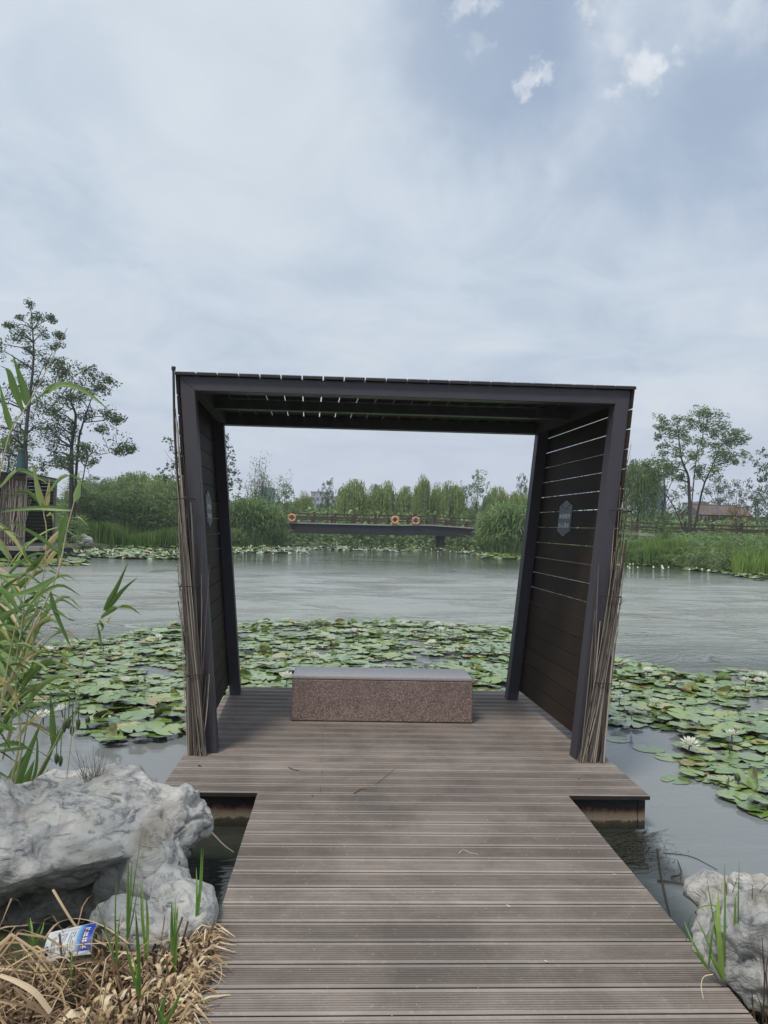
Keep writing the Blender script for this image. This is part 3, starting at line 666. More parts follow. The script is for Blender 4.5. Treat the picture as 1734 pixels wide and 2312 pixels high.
# ------------------------------------------------------------------ lily pads
def pad_geo(seed, kind):
    """unit-radius pad: rings x segments with a notch; kinds: flat, wavy, rim, fold"""
    rr = random.Random(seed); segs = 22; rings = [.0, .35, .68, .9, 1.0]
    notch = rr.uniform(.10, .20); ph = rr.uniform(0, 6); fd = rr.uniform(0, 2*math.pi)
    amp = {'flat': .018, 'wavy': .05, 'rim': .03, 'fold': .03}[kind]; el = rr.uniform(.88, 1.0)
    V = []
    for r in rings:
        for s in range(segs+1):
            th = notch+(2*math.pi-2*notch)*s/segs
            rr_ = r*(1+.03*math.sin(3*th+ph)+.02*math.sin(7*th+ph*2))
            if r > 0 and s in (0, segs): rr_ *= .97
            x, y = rr_*math.cos(th), rr_*math.sin(th)*el
            z = amp*r*r*math.sin(4*th+ph)+amp*.6*r**3*math.sin(9*th+2*ph)+.01*math.cos(2*th+ph)*r
            if kind == 'rim': z += max(0, r-.66)*.55*(.4+.6*max(0, math.cos(th-fd)))*rr_
            if kind == 'fold':
                dd = x*math.cos(fd)+y*math.sin(fd)-.12
                if dd > 0:
                    an = min(1.7, dd*3.2); x -= math.cos(fd)*dd*(1-math.cos(an)*.8); y -= math.sin(fd)*dd*(1-math.cos(an)*.8); z += dd*math.sin(min(an, 1.45))*1.05
            V.append((x, y, z))
    n = segs+1; Fc = []
    for i in range(len(rings)-1):
        for s in range(segs):
            a0, b0, c0, d0 = i*n+s, i*n+s+1, (i+1)*n+s+1, (i+1)*n+s
            Fc.append((a0, d0, c0) if i == 0 else (a0, d0, c0, b0))
    return V, Fc
KINDS = ['flat']*6+['wavy']*5+['rim']*4+['fold']*4
PG = [pad_geo(100+i, k_) for i, k_ in enumerate(KINDS)]
def pad_into(mb, gi, x, y, z, r, rot, tx, ty, a=None):
    V, Fc = PG[gi]; c, s = math.cos(rot), math.sin(rot); out = []
    for p in V:
        X_, Y_ = (p[0]*c-p[1]*s)*r, (p[0]*s+p[1]*c)*r
        out.append((x+X_, y+Y_, z+p[2]*r+X_*tx+Y_*ty))
    a = R.random() if a is None else a
    mb.add(out, Fc, 0, a); mb.add([(p[0], p[1], p[2]-.0025) for p in out], [tuple(reversed(f)) for f in Fc], 1, a)
pad_mesh = []
for gi in range(len(KINDS)):
    mb = MB(); pad_into(mb, gi, 0, 0, 0, 1, 0, 0, 0, .0); pad_mesh.append(mb.mesh('lily_pad', [M['pad'], M['padunder']], smooth=True))
farE = [(-500, 1500), (0, 1472), (190, 1452), (250, 1440), (330, 1420), (440, 1409), (540, 1409), (700, 1405), (900, 1407), (1160, 1415), (1240, 1450), (1370, 1498), (1500, 1503), (1734, 1520), (2200, 1550)]
nearR = [(2300, 1930), (1734, 1848), (1680, 1840), (1637, 1830), (1575, 1822), (1560, 1800), (1556, 1765), (1530, 1742), (1522, 1700), (1560, 1668), (1495, 1645), (1446, 1642), (1432, 1650), (1385, 1645), (1362, 1632)]
nearL = [(420, 1665), (340, 1675), (293, 1680), (240, 1685), (205, 1662), (145, 1655), (54, 1676), (0, 1698), (-500, 1760)]
regw = [tuple(on(a, b_, WZ)[:2]) for a, b_ in farE+nearR]+[(PXR+.12, 6.8), (PXR+.12, PYB+.12), (PXL-.12, PYB+.12), (PXL-.12, 6.9)]+[tuple(on(a, b_, WZ)[:2]) for a, b_ in nearL]
RW = regw
def inpoly(x, y, poly_):
    c = False; n = len(poly_); j = n-1
    for i in range(n):
        if (poly_[i][1] > y) != (poly_[j][1] > y) and x < (poly_[j][0]-poly_[i][0])*(y-poly_[i][1])/(poly_[j][1]-poly_[i][1])+poly_[i][0]: c = not c
        j = i
    return c
xs_ = [p[0] for p in RW]; ys_ = [p[1] for p in RW]
pads = []; rp = random.Random(5)
step = .134; yy = max(4.2, min(ys_)); row = 0
while yy < max(ys_):
    xx = max(-9, min(xs_))+(row % 2)*step*.5
    while xx < min(10, max(xs_)):
        x = xx+rp.uniform(-.055, .055); y = yy+rp.uniform(-.05, .05)
        if inpoly(x, y, RW):
            nz = noise.noise((x*.8, y*.8, 0))+.55*noise.noise((x*2.1, y*2.1, 4))+.25*noise.noise((x*5, y*5, 9))
            # the mat thins out at its far edge, where small patches of water show
            if nz > -.36 and rp.random() < .96:
                r = rp.uniform(.058, .125)*(1+.12*noise.noise((x*1.5, y*1.5, 5)))*(1.08 if nz > 0 else .97)
                pads.append((x, y, r, nz))
        xx += step
    yy += step*.88; row += 1
print('pads', len(pads))
def camd(p):
    q = project((p[0], p[1], WZ)); return q
vis = []
for i, p in enumerate(pads):
    q = camd(p); ok = -5 < q[0] < 1739 and q[1] < 2312
    # hidden behind the shelter walls and bench
    if 655 < q[0] < 1070 and 1500 < q[1]: ok = False
    if 400 < q[0] < 545 or 1150 < q[0] < 1390: ok = False
    if ok: vis.append((p[2]/q[2]**1.5, i))
vis.sort(reverse=True); indiv = {i for _, i in vis[:294]}
mbs = MB(); counts = {}
for i, (x, y, r, nz) in enumerate(pads):
    u = rp.random(); dist = project((x, y, WZ))[2]
    edge = nz > .10
    if u < .60: gi = rp.randrange(0, 6)
    elif u < .91: gi = rp.randrange(6, 11)
    elif u < .98: gi = rp.randrange(11, 15)
    else: gi = rp.randrange(15, 19)
    z = WZ+.008+rp.random()*.024+(.045*rp.random() if edge else 0); rot = rp.uniform(0, 6.28)
    tx, ty = rp.gauss(0, .03), rp.gauss(0, .03)
    if edge: tx, ty = rp.gauss(0, .07), rp.gauss(0, .07); z += abs(tx)*r+abs(ty)*r
    if i in indiv:
        kd = KINDS[gi]; px = project((x, y, WZ))[0]
        ob = bpy.data.objects.new('lily_pad', pad_mesh[gi]); COL.objects.link(ob)
        ob.location = (x, y, z); ob.scale = (r, r, r); ob.rotation_euler = (ty, -tx, rot)
        where = 'left of the shelter' if px < 450 else ('behind the bench' if px < 1200 else 'right of the shelter')
        look = {'flat': 'flat green lily pad', 'wavy': 'wavy edged green lily pad', 'rim': 'lily pad with raised rim', 'fold': 'folded brown backed lily pad'}[kd]
        if px > 1450 and y < 7.2: where = 'in the front cluster at right'
        elif px < 450 and y < 7.6: where = 'at the near edge of the left mat'
        tag(ob, look+' floating '+where, 'lily pad', kd+' lily pads '+where)
    else: pad_into(mbs, gi, x, y, z, r, rot, tx, ty)
o = mbs.build('lily_pad_mat', [M['pad'], M['padunder']], smooth=True); tag(o, 'dense mat of overlapping lily pads on the near pond', 'lily pads', None, 'stuff')
# pale drowned pads in the water edge right of the deck
for k_, (px, py, r) in enumerate(((1395, 1670, .10), (1465, 1690, .13), (1510, 1710, .12), (1525, 1760, .11))):
    p = on(px, py, WZ+.004); ob = bpy.data.objects.new('lily_pad', pad_mesh[k_]); COL.objects.link(ob); ob.location = p; ob.scale = (r, r, r*.3); ob.rotation_euler = (0, 0, k_*1.3)
    tag(ob, 'pale lily pad low in open water '+['nearest the right reed bundle', 'between reed bundle and white flower', 'left of the front right cluster', 'lowest beside the front right cluster'][k_], 'lily pad')
# folded leaves standing up where the photograph shows them
UP = [(319, 188, 'c'), (356, 197, 'c'), (712, 190, 'c'), (457, 302, 'c'), (430, 325, 'c'), (1240, 203, 'c'), (1188, 382, 'c'), (700, 40, 'r'), (1155, 125, 'r'), (1520, 880, 'r'), (1090, 190, 'r'), (930, 370, 'r'), (720, 955, 'l'), (920, 940, 'l'), (1090, 1040, 'l'), (630, 1180, 'l'), (420, 760, 'l')]
def cv(x, y, k_):
    return {'l': (x/2.765, 1200+y/2.765), 'c': (380+x/1.6265, 1300+y/1.6265), 'r': (1230+x/3.292, 1500+y/3.292)}[k_]
for k_, (x, y, kk) in enumerate(UP):
    px, py = cv(x, y, kk); p = on(px, py+6, WZ+.01); r = .12 if (x, y) == (1520, 880) else .085
    ob = bpy.data.objects.new('lily_pad', pad_mesh[15+k_ % 4]); COL.objects.link(ob); ob.location = p+Vector((0, 0, .04)); ob.scale = (r, r, r*1.15); ob.rotation_euler = (rp.uniform(.2, .5), rp.uniform(-.3, .3), rp.uniform(0, 6.28))
    tag(ob, 'curled olive brown lily pad standing up out of the mat '+{'l': 'left of the shelter', 'c': 'behind the bench', 'r': 'right of the shelter'}[kk], 'lily pad', 'curled upright lily pads '+{'l': 'left', 'c': 'centre', 'r': 'right'}[kk])
# far lilies: a broad band nobody could count
mbf = MB(); rf = random.Random(21)
def far_patch(px0, px1, d0, d1, n, dens=0, big=(.10, .22), shore=-99):
    for i in range(n):
        d = d0+(d1-d0)*rf.random(); p = bearing(rf.uniform(px0, px1), d)
        sd_ = sdist([p.x], [p.y])[0]
        if sd_ > -.1 or sd_ < shore*(.6+.4*noise.noise((p.x*.3, 0, 1))): continue
        if noise.noise((p.x*.22, p.y*.12, 2))+.4*noise.noise((p.x*.9, p.y*.4, 7)) < dens: continue
        r = rf.uniform(*big); n_s = 7; ph = rf.random()*6; z = WZ+.01+rf.random()*.03; tl = rf.gauss(0, .12); tk = rf.gauss(0, .12)
        mbf.face([(p.x+r*math.cos(ph+k_*6.283/n_s), p.y+r*math.sin(ph+k_*6.283/n_s), z+r*abs(tl)+r*math.cos(ph+k_*6.283/n_s)*tl+r*math.sin(ph+k_*6.283/n_s)*tk) for k_ in range(n_s)], 0 if rf.random() < .9 else 1)
far_patch(-60, 440, 36, 56, 7000, -.25)
far_patch(-100, 200, 28, 36, 1500, -.1)
far_patch(480, 700, 44, 66, 3200, -.1)
far_patch(660, 1130, 56, 86, 5200, -.02)
far_patch(640, 1130, 92, 116, 2600, -.05, (.2, .4))
far_patch(1000, 1210, 48, 62, 2200, .0)
far_patch(1380, 1800, 32, 47, 9000, -.3, (.08, .2), -2.6)
for i in range(260):  # white blossoms far away
    a_, b_, c_, d_ = rf.choice([(-60, 440, 36, 54), (-60, 440, 36, 54), (500, 700, 44, 60), (700, 1130, 56, 80), (1390, 1760, 38, 46)])
    p = bearing(rf.uniform(a_, b_), rf.uniform(c_, d_))
    if sdist([p.x], [p.y])[0] > -.1: continue
    r = rf.uniform(.035, .065)
    vs = [(p.x+r*math.cos(k_*1.2566), p.y+r*math.sin(k_*1.2566), WZ+.06) for k_ in range(5)]+[(p.x, p.y, WZ+.02), (p.x, p.y, WZ+.15)]
    mbf.add(vs, [(k_, (k_+1) % 5, 6) for k_ in range(5)]+[((k_+1) % 5, k_, 5) for k_ in range(5)], 2)
o = mbf.build('far_water_lilies', [M['pad'], M['padunder'], M['petal']]); tag(o, 'distant water lilies along the far shores and under the bridge', 'water lilies', None, 'stuff')

# ------------------------------------------------------------------ flowers
def flower_meshes(seed, half=False):
    rr = random.Random(seed); mb = MB()
    for ring, (n, el, ln, wd) in enumerate(((8, 18, 1.0, .36), (8, 38, .95, .34), (7, 58, .85, .30), (5, 74, .7, .24))):
        if half: el = 62+ring*7; n = max(4, n-2)
        for k_ in range(n):
            az = 2*math.pi*(k_+ring*.5)/n+rr.uniform(-.1, .1); e = rad(el+rr.uniform(-7, 7)); d = Vector((math.cos(az)*math.cos(e), math.sin(az)*math.cos(e), math.sin(e)))
            sd_ = Vector((-math.sin(az), math.cos(az), 0)); b0 = Vector((math.cos(az), math.sin(az), 0))*.10; up = Vector((0, 0, 1))
            pts = [b0+up*.02, b0+d*ln*.35+up*-.01, b0+d*ln*.7, b0+d*ln+up*.05*ln]
            mb.ribbon(pts, [wd*.35*ln, wd*ln, wd*.9*ln, .04], sd_, 0, rr.random(), fold=.35)
    m1 = mb.mesh('petals', M['petal' if not half else 'fadepetal'])
    mb = MB()
    for k_ in range(26):
        az = rr.uniform(0, 6.28); r = rr.uniform(.03, .20); p = Vector((math.cos(az)*r, math.sin(az)*r, .08))
        mb.tube([p, p*1.15+Vector((0, 0, .22+.1*rr.random()))], [.022, .012], 4)
    m2 = mb.mesh('stamens', M['stamen'])
    mb = MB()
    for k_ in range(4):
        az = k_*1.57+.4; d = Vector((math.cos(az)*math.cos(.25 if not half else .9), math.sin(az)*math.cos(.25 if not half else .9), math.sin(.25 if not half else .9)))
        mb.ribbon([(0, 0, 0), d*.5+Vector((0, 0, -.03)), d*.98], [.18, .34, .05], Vector((-math.sin(az), math.cos(az), 0)), 0, rr.random(), fold=.3)
    mb.tube([(0, 0, -.9), (0, 0, .06)], [.05, .09], 6)
    return m1, m2, mb.mesh('sepals', M['bud'])
FM = [flower_meshes(i) for i in range(4)]+[flower_meshes(9+i, True) for i in range(2)]
def add_flower(px, py, r, fi, label, group=None, lift=.035):
    p = on(px, py, WZ+lift); t_ = thing('water_lily_flower', p, label, 'flower', group); t_.scale = (r, r, r); t_.rotation_euler = (rp.uniform(-.2, .2), rp.uniform(-.2, .2), rp.uniform(0, 6.28))
    for m_, nm in zip(FM[fi], ('petals', 'stamens', 'sepals')):
        c = bpy.data.objects.new(nm, m_); COL.objects.link(c); c.parent = t_
FL = {'l': [(305, 745, 0), (310, 800, 4), (520, 775, 4), (645, 740, 4), (875, 805, 4), (990, 665, 0), (1105, 758, 0), (780, 938, 0), (385, 1118, 0), (270, 1160, 0), (245, 968, 5), (30, 828, 0), (75, 1250, 5), (1180, 1080, 0)],
      'c': [(392, 186, 0), (538, 180, 4), (597, 236, 0), (608, 253, 4), (438, 248, 4), (508, 277, 0), (536, 296, 0), (660, 207, 0), (680, 207, 0), (693, 205, 4), (830, 214, 0), (863, 180, 0), (937, 182, 4), (990, 180, 0), (1043, 187, 0), (1000, 200, 0), (906, 216, 4), (968, 249, 0), (1056, 267, 0), (437, 376, 0), (270, 342, 4)],
      'r': [(765, 52, 0), (558, 145, 4), (553, 262, 0), (825, 288, 0), (645, 380, 5), (1240, 198, 5), (1492, 126, 0), (1545, 92, 4), (1588, 132, 0), (1620, 94, 0), (1390, 530, 0), (1075, 600, 0), (1040, 325, 5), (1420, 498, 5)]}
LABX = {('r', 1075): 'large white water lily nearest the deck beside open water at right', ('r', 1390): 'white water lily with pale yellow base above the front right pad cluster', ('r', 765): 'white water lily beside a curled brown leaf just right of the reed bundle', ('r', 825): 'white water lily above the big raised rim pads right of the shelter', ('r', 1588): 'wide open white water lily low in the group at the right edge of the photo',
        ('l', 270): 'largest white water lily at the near left among the reed blades', ('l', 385): 'white water lily right of the largest one at near left', ('l', 1105): 'open white water lily touching the left reed bundle', ('l', 990): 'white water lily on the far edge of the left mat', ('l', 780): 'white water lily beside the upright brown folded leaf at left',
        ('c', 437): 'white water lily just above the left end of the bench', ('c', 1056): 'open white water lily in front of the others near the right rear post', ('c', 508): 'wide white water lily left of centre in the mat behind the bench', ('c', 968): 'white water lily with yellow centre above the right half of the bench', ('c', 270): 'white water lily half hidden by the left rear post'}
for kk, lst in FL.items():
    for (x, y, h_) in lst:
        px, py = cv(x, y, kk); d = project(on(px, py, WZ))[2]
        r = {'l': .070, 'c': .080, 'r': .070}[kk]*(rp.uniform(.85, 1.1))*(.7 if h_ else 1)
        if (kk, x) in (('r', 1075), ('l', 270)): r = .08
        wh = {'l': 'left of the shelter', 'c': 'behind the bench', 'r': 'right of the shelter'}[kk]
        lab = LABX.get((kk, x)); gp = None
        if not lab: lab = ('half closed pinkish water lily' if h_ else 'small open white water lily')+' among the pads '+wh; gp = ('half closed' if h_ else 'open')+' water lilies '+wh
        add_flower(px, py, r, (rp.randrange(4) if not h_ else h_), lab, gp, .11)
mb = MB(); n = 8; pr = [(0, .0), (.3, .12), (.42, .35), (.36, .65), (.16, .92), (0, 1.0)]
v = [(r*math.cos(k_*6.283/n), r*math.sin(k_*6.283/n), z) for r, z in pr for k_ in range(n)]
mb.add(v, [(i*n+k_, i*n+(k_+1) % n, (i+1)*n+(k_+1) % n, (i+1)*n+k_) for i in range(len(pr)-1) for k_ in range(n)]); mb.tube([(0, 0, -2), (0, 0, .1)], .09, 6)
budm = mb.mesh('bud', M['bud'], smooth=True)
for kk, x, y, lab in (('l', 685, 760, 'dark closed lily bud standing right of the bent reed at left'), ('l', 545, 1195, 'closed lily bud at the near edge of the left mat'), ('c', 505, 195, 'closed lily bud at the far edge of the mat behind the bench'), ('c', 1075, 330, 'closed lily bud above the right end of the bench'), ('r', 525, 68, 'closed lily bud beside the right reed bundle'), ('r', 1440, 345, 'closed lily bud in the middle of the right mat'), ('r', 1375, 640, 'closed lily bud right of the large white flower'), ('r', 1437, 870, 'closed lily bud in front of the big reddish curled leaf')):
    px, py = cv(x, y, kk); ob = bpy.data.objects.new('water_lily_bud', budm); COL.objects.link(ob); ob.location = on(px, py, WZ+.05); s = .055; ob.scale = (s, s, s*1.1); ob.rotation_euler = (rp.uniform(-.2, .2), rp.uniform(-.2, .2), 0); tag(ob, lab, 'flower bud')

# ------------------------------------------------------------------ trees
def leaf_quads(mb, c, rad3, n, size, rr, aspect=.6, v0=0, v1=1, mi=0):
    for i in range(n):
        while True:
            q = (rr.uniform(-1, 1), rr.uniform(-1, 1), rr.uniform(-1, 1)); d2 = q[0]**2+q[1]**2+q[2]**2
            if d2 < 1: break
        s_ = (d2**.5)**-.35 if d2 > .02 else 1
        p = Vector((c[0]+q[0]*rad3[0]*s_, c[1]+q[1]*rad3[1]*s_, c[2]+q[2]*rad3[2]*s_))
        u = Vector((rr.gauss(0, 1), rr.gauss(0, 1), rr.gauss(0, .7))).normalized(); w_ = u.cross(Vector((rr.gauss(0, 1), rr.gauss(0, 1), rr.gauss(0, 1)))).normalized()
        L_ = size*rr.uniform(.6, 1.3); W2 = L_*aspect
        mb.face([p-u*L_*.5, p+w_*W2*.5-u*L_*.05, p+u*L_*.5, p-w_*W2*.5-u*L_*.05], mi, v0+(v1-v0)*rr.random())
def limb(mb, p0, p1, r0, r1, rr, sag=.1):
    p0, p1 = Vector(p0), Vector(p1); d = (p1-p0).length
    m1 = p0.lerp(p1, .4)+Vector((rr.uniform(-1, 1), rr.uniform(-1, 1), rr.uniform(-.3, 1)))*d*sag
    m2 = p0.lerp(p1, .75)+Vector((rr.uniform(-1, 1), rr.uniform(-1, 1), rr.uniform(-.3, 1)))*d*sag*.6
    mb.tube(curve_pts([p0, m1, m2, p1], 6), [r0+(r1-r0)*k_/5 for k_ in range(6)], 5)
def tree_from_outline(name, label, trunks, clumps, d, sc, mt, conv, seed, dens=1., leaf=.15, cat='tree', fill=3):
    """a tree whose forks and leaf clumps follow the real tree's; depth is spread like its width"""
    rr = random.Random(seed); T = []
    for tr, r0 in trunks:
        pts = [at(*conv(x, y), d) for x, y in tr]; pts[0].z = min(pts[0].z, gz(pts[0].x, pts[0].y))-.1
        T.append((curve_pts([p+Vector((0, rr.uniform(-.15, .15), 0)) for p in pts], 14), r0))
    base = Vector(T[0][0][0]); root = thing(name, base, label, cat)
    mt_ = MB(); mc = MB()
    for pts, r0 in T: mt_.tube(pts, [r0*(1-.85*(i/13)) for i in range(14)], 8)
    allp = [(p, r0*(1-.85*i/13)) for pts, r0 in T for i, p in enumerate(pts)]
    cx_ = sum(c[0] for c in clumps)/len(clumps); pxm = F/d
    for (x, y, r) in clumps:
        px, py = conv(x, y); q = at(px, py, d); rw = r*sc/pxm
        off = abs(x-cx_)*sc/pxm; q = q+c_f*rr.uniform(-1, 1)*max(.4, 1.6-off*.3)*1.1
        # join to the nearest lower piece of trunk
        bestp, br = min(((p, r_) for p, r_ in allp), key=lambda a_: (a_[0]-q).length+.9*max(0, a_[0].z-q.z+.5))
        limb(mt_, bestp, q, min(br*.55, .07)+.01, .012, rr, .10)
        nsub = max(5, int(rw*15))
        for k_ in range(fill):
            f_ = rr.uniform(.35, .95); c = bestp.lerp(q, f_)+Vector((rr.gauss(0, .3), rr.gauss(0, .3), rr.uniform(-.1, .45))); leaf_quads(mc, c, (.38, .38, .28), int(22*dens), leaf*.78, rr, .65)
        for k_ in range(nsub):
            c = q+Vector((rr.uniform(-1, 1)*rw*1.15, rr.uniform(-1, 1)*rw*1.15, rr.uniform(-.8, .8)*rw)); sub = .17+rw*rr.uniform(.32, .55)
            limb(mt_, q, c, .012, .006, rr, .1)
            leaf_quads(mc, c, (sub, sub, sub*.75), int(34*dens), leaf*.78, rr, .65)
    mt_.build('trunk', M['bark'], root, smooth=True); mc.build('crown', mt, root)
    return root
c1 = lambda x, y: (x/2.765, 650+y/2.765)
c3 = lambda x, y: (1200+x/3.107, 850+y/3.107)
T1 = tree_from_outline('tall_tree', 'tallest sparse tree with an open spire behind the far left shelter', [([(160, 1560), (165, 1100), (160, 950), (180, 700), (205, 560), (215, 400), (205, 250), (190, 130)], .17), ([(165, 900), (180, 760), (240, 560), (290, 470), (350, 385)], .05)],
    [(190,110,18),(200,170,25),(125,185,15),(265,165,18),(325,190,12),(40,222,10),(85,245,14),(200,230,35),(290,225,22),(310,260,20),(45,310,22),(110,290,35),(200,300,45),(265,290,30),(380,310,14),(345,350,18),(350,385,16),(150,370,40),(240,410,45),(80,380,32),(30,400,25),(180,480,50),(100,470,38),(280,460,25),(200,560,50),(120,580,45),(50,600,45),(250,600,28),(180,680,50),(60,700,55),(150,800,60),(50,830,60),(210,850,45),(100,930,70),(200,960,50),(30,960,55),(50,1050,55),(130,1080,45),(20,1120,40),(-60,700,60),(-70,850,80),(-50,1000,80)],
    50, 1/2.765, M['tree_dark'], c1, 31, .9, .16, 'tree', 1)
p = at(*c1(130, 1120), 44); mb = MB()
tw = thing('tree_wrap_post', (p.x, p.y, gz(p.x, p.y)), 'dark teal tapered wrapped post rising behind the far left shelter roof', 'post')
mb.tube([(p.x, p.y, gz(p.x, p.y)), (p.x, p.y, p.z-.8), (p.x, p.y, p.z+.85)], [.32, .34, .18], 10); mb.build('wrap', M['teal'], tw); mb = MB(); mb.tube([(p.x, p.y, p.z+.85), (p.x, p.y, p.z+1.0)], [.2, .17], 10); mb.build('cap', M['rope'], tw)
tree_from_outline('broad_tree', 'dark rounded tree with a long drooping right limb at left', [([(445, 1560), (450, 1200), (450, 980), (470, 800), (440, 700), (450, 560)], .16), ([(465, 1180), (485, 1020), (510, 860), (560, 720), (590, 620)], .10), ([(460, 1150), (540, 1090), (650, 1040), (780, 1010)], .045)],
    [(400,470,26),(500,470,30),(350,510,30),(450,520,50),(560,530,42),(640,560,32),(600,600,45),(380,590,50),(500,620,50),(640,650,25),(330,660,50),(440,700,60),(560,700,45),(300,750,50),(400,780,60),(520,780,50),(640,770,50),(700,800,36),(740,840,22),(650,870,34),(300,830,45),(350,900,45),(270,900,35),(330,960,45),(440,880,30),(300,1010,35),(520,990,35),(560,1060,38),(620,1030,35),(690,1000,32),(740,1020,22),(800,1005,20),(500,1110,45),(580,1100,30),(400,1060,35),(260,1100,35),(340,1080,35)],
    46, 1/2.765, M['tree_dark'], c1, 32, 1.25, .16)
tree_from_outline('open_crowned_tree', 'large open crowned tree with a forked trunk behind the right railing', [([(1115, 1150), (1113, 960), (1108, 780), (1095, 690), (1060, 600), (1040, 450), (1030, 350)], .16), ([(1118, 950), (1200, 800), (1260, 650), (1300, 550), (1350, 450)], .09), ([(1108, 760), (1150, 620), (1200, 460), (1210, 300)], .06), ([(1110, 1080), (1000, 920), (900, 780), (860, 680)], .06)],
    [(1210,240,36),(1260,260,34),(1150,280,34),(1050,290,38),(1080,340,40),(920,300,32),(880,360,28),(950,360,34),(900,420,28),(940,480,28),(1000,400,40),(1100,400,40),(1180,330,40),(1280,320,40),(1330,350,28),(1230,390,40),(1130,470,40),(1050,480,36),(1300,400,40),(1400,390,36),(1440,400,36),(1480,450,32),(1420,460,42),(1350,470,42),(1270,480,34),(1000,540,42),(1100,560,42),(900,560,36),(840,590,36),(1170,540,34),(1290,560,50),(1380,540,50),(1460,550,28),(1410,600,28),(1310,620,42),(950,620,38),(1150,640,42),(1020,640,36),(850,680,52),(920,700,42),(1180,690,34),(800,640,36),(1050,710,36),(1240,680,34)],
    60, 1/3.107, M['tree_mid'], c3, 33, 1.0, .19)
def gen_broad(seed, H_, W2, base_f=.25, dens=1., leaf=.2):
    """generic broadleaf: returns trunk and crown meshes, base at origin"""
    rr = random.Random(seed); mt_ = MB(); mc = MB()
    top = Vector((rr.uniform(-.3, .3), rr.uniform(-.3, .3), H_*.93)); tp = curve_pts([(0, 0, -.3), (rr.uniform(-.2, .2), 0, H_*.3), (rr.uniform(-.3, .3), rr.uniform(-.3, .3), H_*.6), top], 10)
    mt_.tube(tp, [.022*H_*(1-.88*i/9) for i in range(10)], 7)
    n = int(30*dens)
    for i in range(n):
        f = base_f+(1-base_f)*((i+.5)/n); wd = W2*math.sin(math.pi*min(1, max(.08, (f-base_f)/(1.06-base_f)))**.75)**.8
        az = i*2.4+rr.uniform(-.4, .4); rr_ = wd*rr.uniform(.45, 1.0); c = Vector((math.cos(az)*rr_, math.sin(az)*rr_, H_*f+rr.uniform(-.3, .3)))
        tpi = max(0, min(8, int(f*.72*9))); limb(mt_, tp[tpi], c, .007*H_*(1.1-f)+.01, .012, rr, .12)
        for k_ in range(6):
            cc_ = c+Vector((rr.gauss(0, 1), rr.gauss(0, 1), rr.gauss(0, .7)))*W2*.16; s_ = W2*rr.uniform(.10, .17)
            leaf_quads(mc, cc_, (s_, s_, s_*.7), 16, leaf, rr, .7)
    return mt_, mc
def gen_willow(seed, H_, W2, strands=420, leaf=.26):
    rr = random.Random(seed); mt_ = MB(); mc = MB()
    mt_.tube(curve_pts([(0, 0, -.3), (rr.uniform(-.25, .25), 0, H_*.35), (rr.uniform(-.3, .3), 0, H_*.7)], 8), [.02*H_*(1-.6*i/7) for i in range(8)], 7)
    tops = []
    for i in range(26):
        az = i*2.4; r_ = W2*rr.uniform(.15, .95)**.8; zt = H_*(1-.20*(r_/W2)**2)*rr.uniform(.88, 1); c = Vector((math.cos(az)*r_, math.sin(az)*r_, zt)); tops += [c]*(1+int(2.2*r_/W2))
        limb(mt_, (0, 0, H_*rr.uniform(.3, .65)), c, .05, .012, rr, .10)
    for c in tops: leaf_quads(mc, c+Vector((0, 0, -.15)), (W2*.22, W2*.22, H_*.05), 14, .2, rr, .45)
    for i in range(strands):
        c = rr.choice(tops); p = c+Vector((rr.gauss(0, 1)*W2*.17, rr.gauss(0, 1)*W2*.17, rr.uniform(-.9, .10)*H_*.10)); ln = rr.uniform(.22, .60)*H_
        o_ = Vector((p.x, p.y, 0)); o_ = o_.normalized() if o_.length > .1 else Vector((1, 0, 0)); n = int(ln/.17); p0 = p.copy(); vv = rr.random()
        for k_ in range(n):
            f = k_/n; p = p0+o_*.35*math.sin(min(1, f*2)*1.5)*W2*.35+Vector((0, 0, .12*math.sin(f*3)-f*ln))+Vector((rr.gauss(0, .04), rr.gauss(0, .04), 0))
            if p.z < .25*H_*rr.random(): break
            L_ = leaf*rr.uniform(.7, 1.2); an = rr.uniform(0, 6.28); side = Vector((math.cos(an), math.sin(an), 0)); u = Vector((rr.gauss(0, .35), rr.gauss(0, .35), -1)).normalized(); ww = .055*rr.uniform(.7, 1.5)
            mc.face([p-u*L_*.5, p+side*ww, p+u*L_*.5, p-side*ww], 0, min(1, max(0, vv*.6+rr.random()*.4)))
    return mt_, mc
def gen_fine(seed, H_, W2, leaf=.16):
    """multi-stemmed feathery tree"""
    rr = random.Random(seed); mt_ = MB(); mc = MB()
    for i in range(34):
        az = rr.uniform(0, 6.28); el = rr.uniform(.05, .62); ln = H_*rr.uniform(.6, 1.0)*(1-.25*el); d = Vector((math.cos(az)*math.sin(el), math.sin(az)*math.sin(el), math.cos(el)))
        p1 = d*ln; limb(mt_, (rr.uniform(-.1, .1), rr.uniform(-.1, .1), -.2), p1, .05, .01, rr, .07)
        for k_ in range(16):
            f = .28+.72*k_/15; c = p1*f+Vector((rr.gauss(0, 1), rr.gauss(0, 1), rr.gauss(0, 1)))*.3
            leaf_quads(mc, c, (.34, .34, .42), 9, leaf, rr, .35)
    return mt_, mc
protos = {}
def proto(kind, seed, H_, W2):
    mt_, mc = {'broad': gen_broad, 'willow': gen_willow, 'fine': gen_fine}[kind](seed, H_, W2)
    return mt_.mesh('trunk', M['bark'], smooth=True), mc
for kd, n, H_, W2 in (('broad', 4, 8, 2.6), ('willow', 5, 6, 1.9), ('fine', 2, 6, 2.2)):
    for i in range(n):
        mt_, mc = {'broad': gen_broad, 'willow': gen_willow, 'fine': gen_fine}[kd](200+i*7+n, H_, W2); protos[(kd, i)] = (mt_.mesh('trunk', M['bark'], smooth=True), mc, H_, W2)
crown_cache = {}
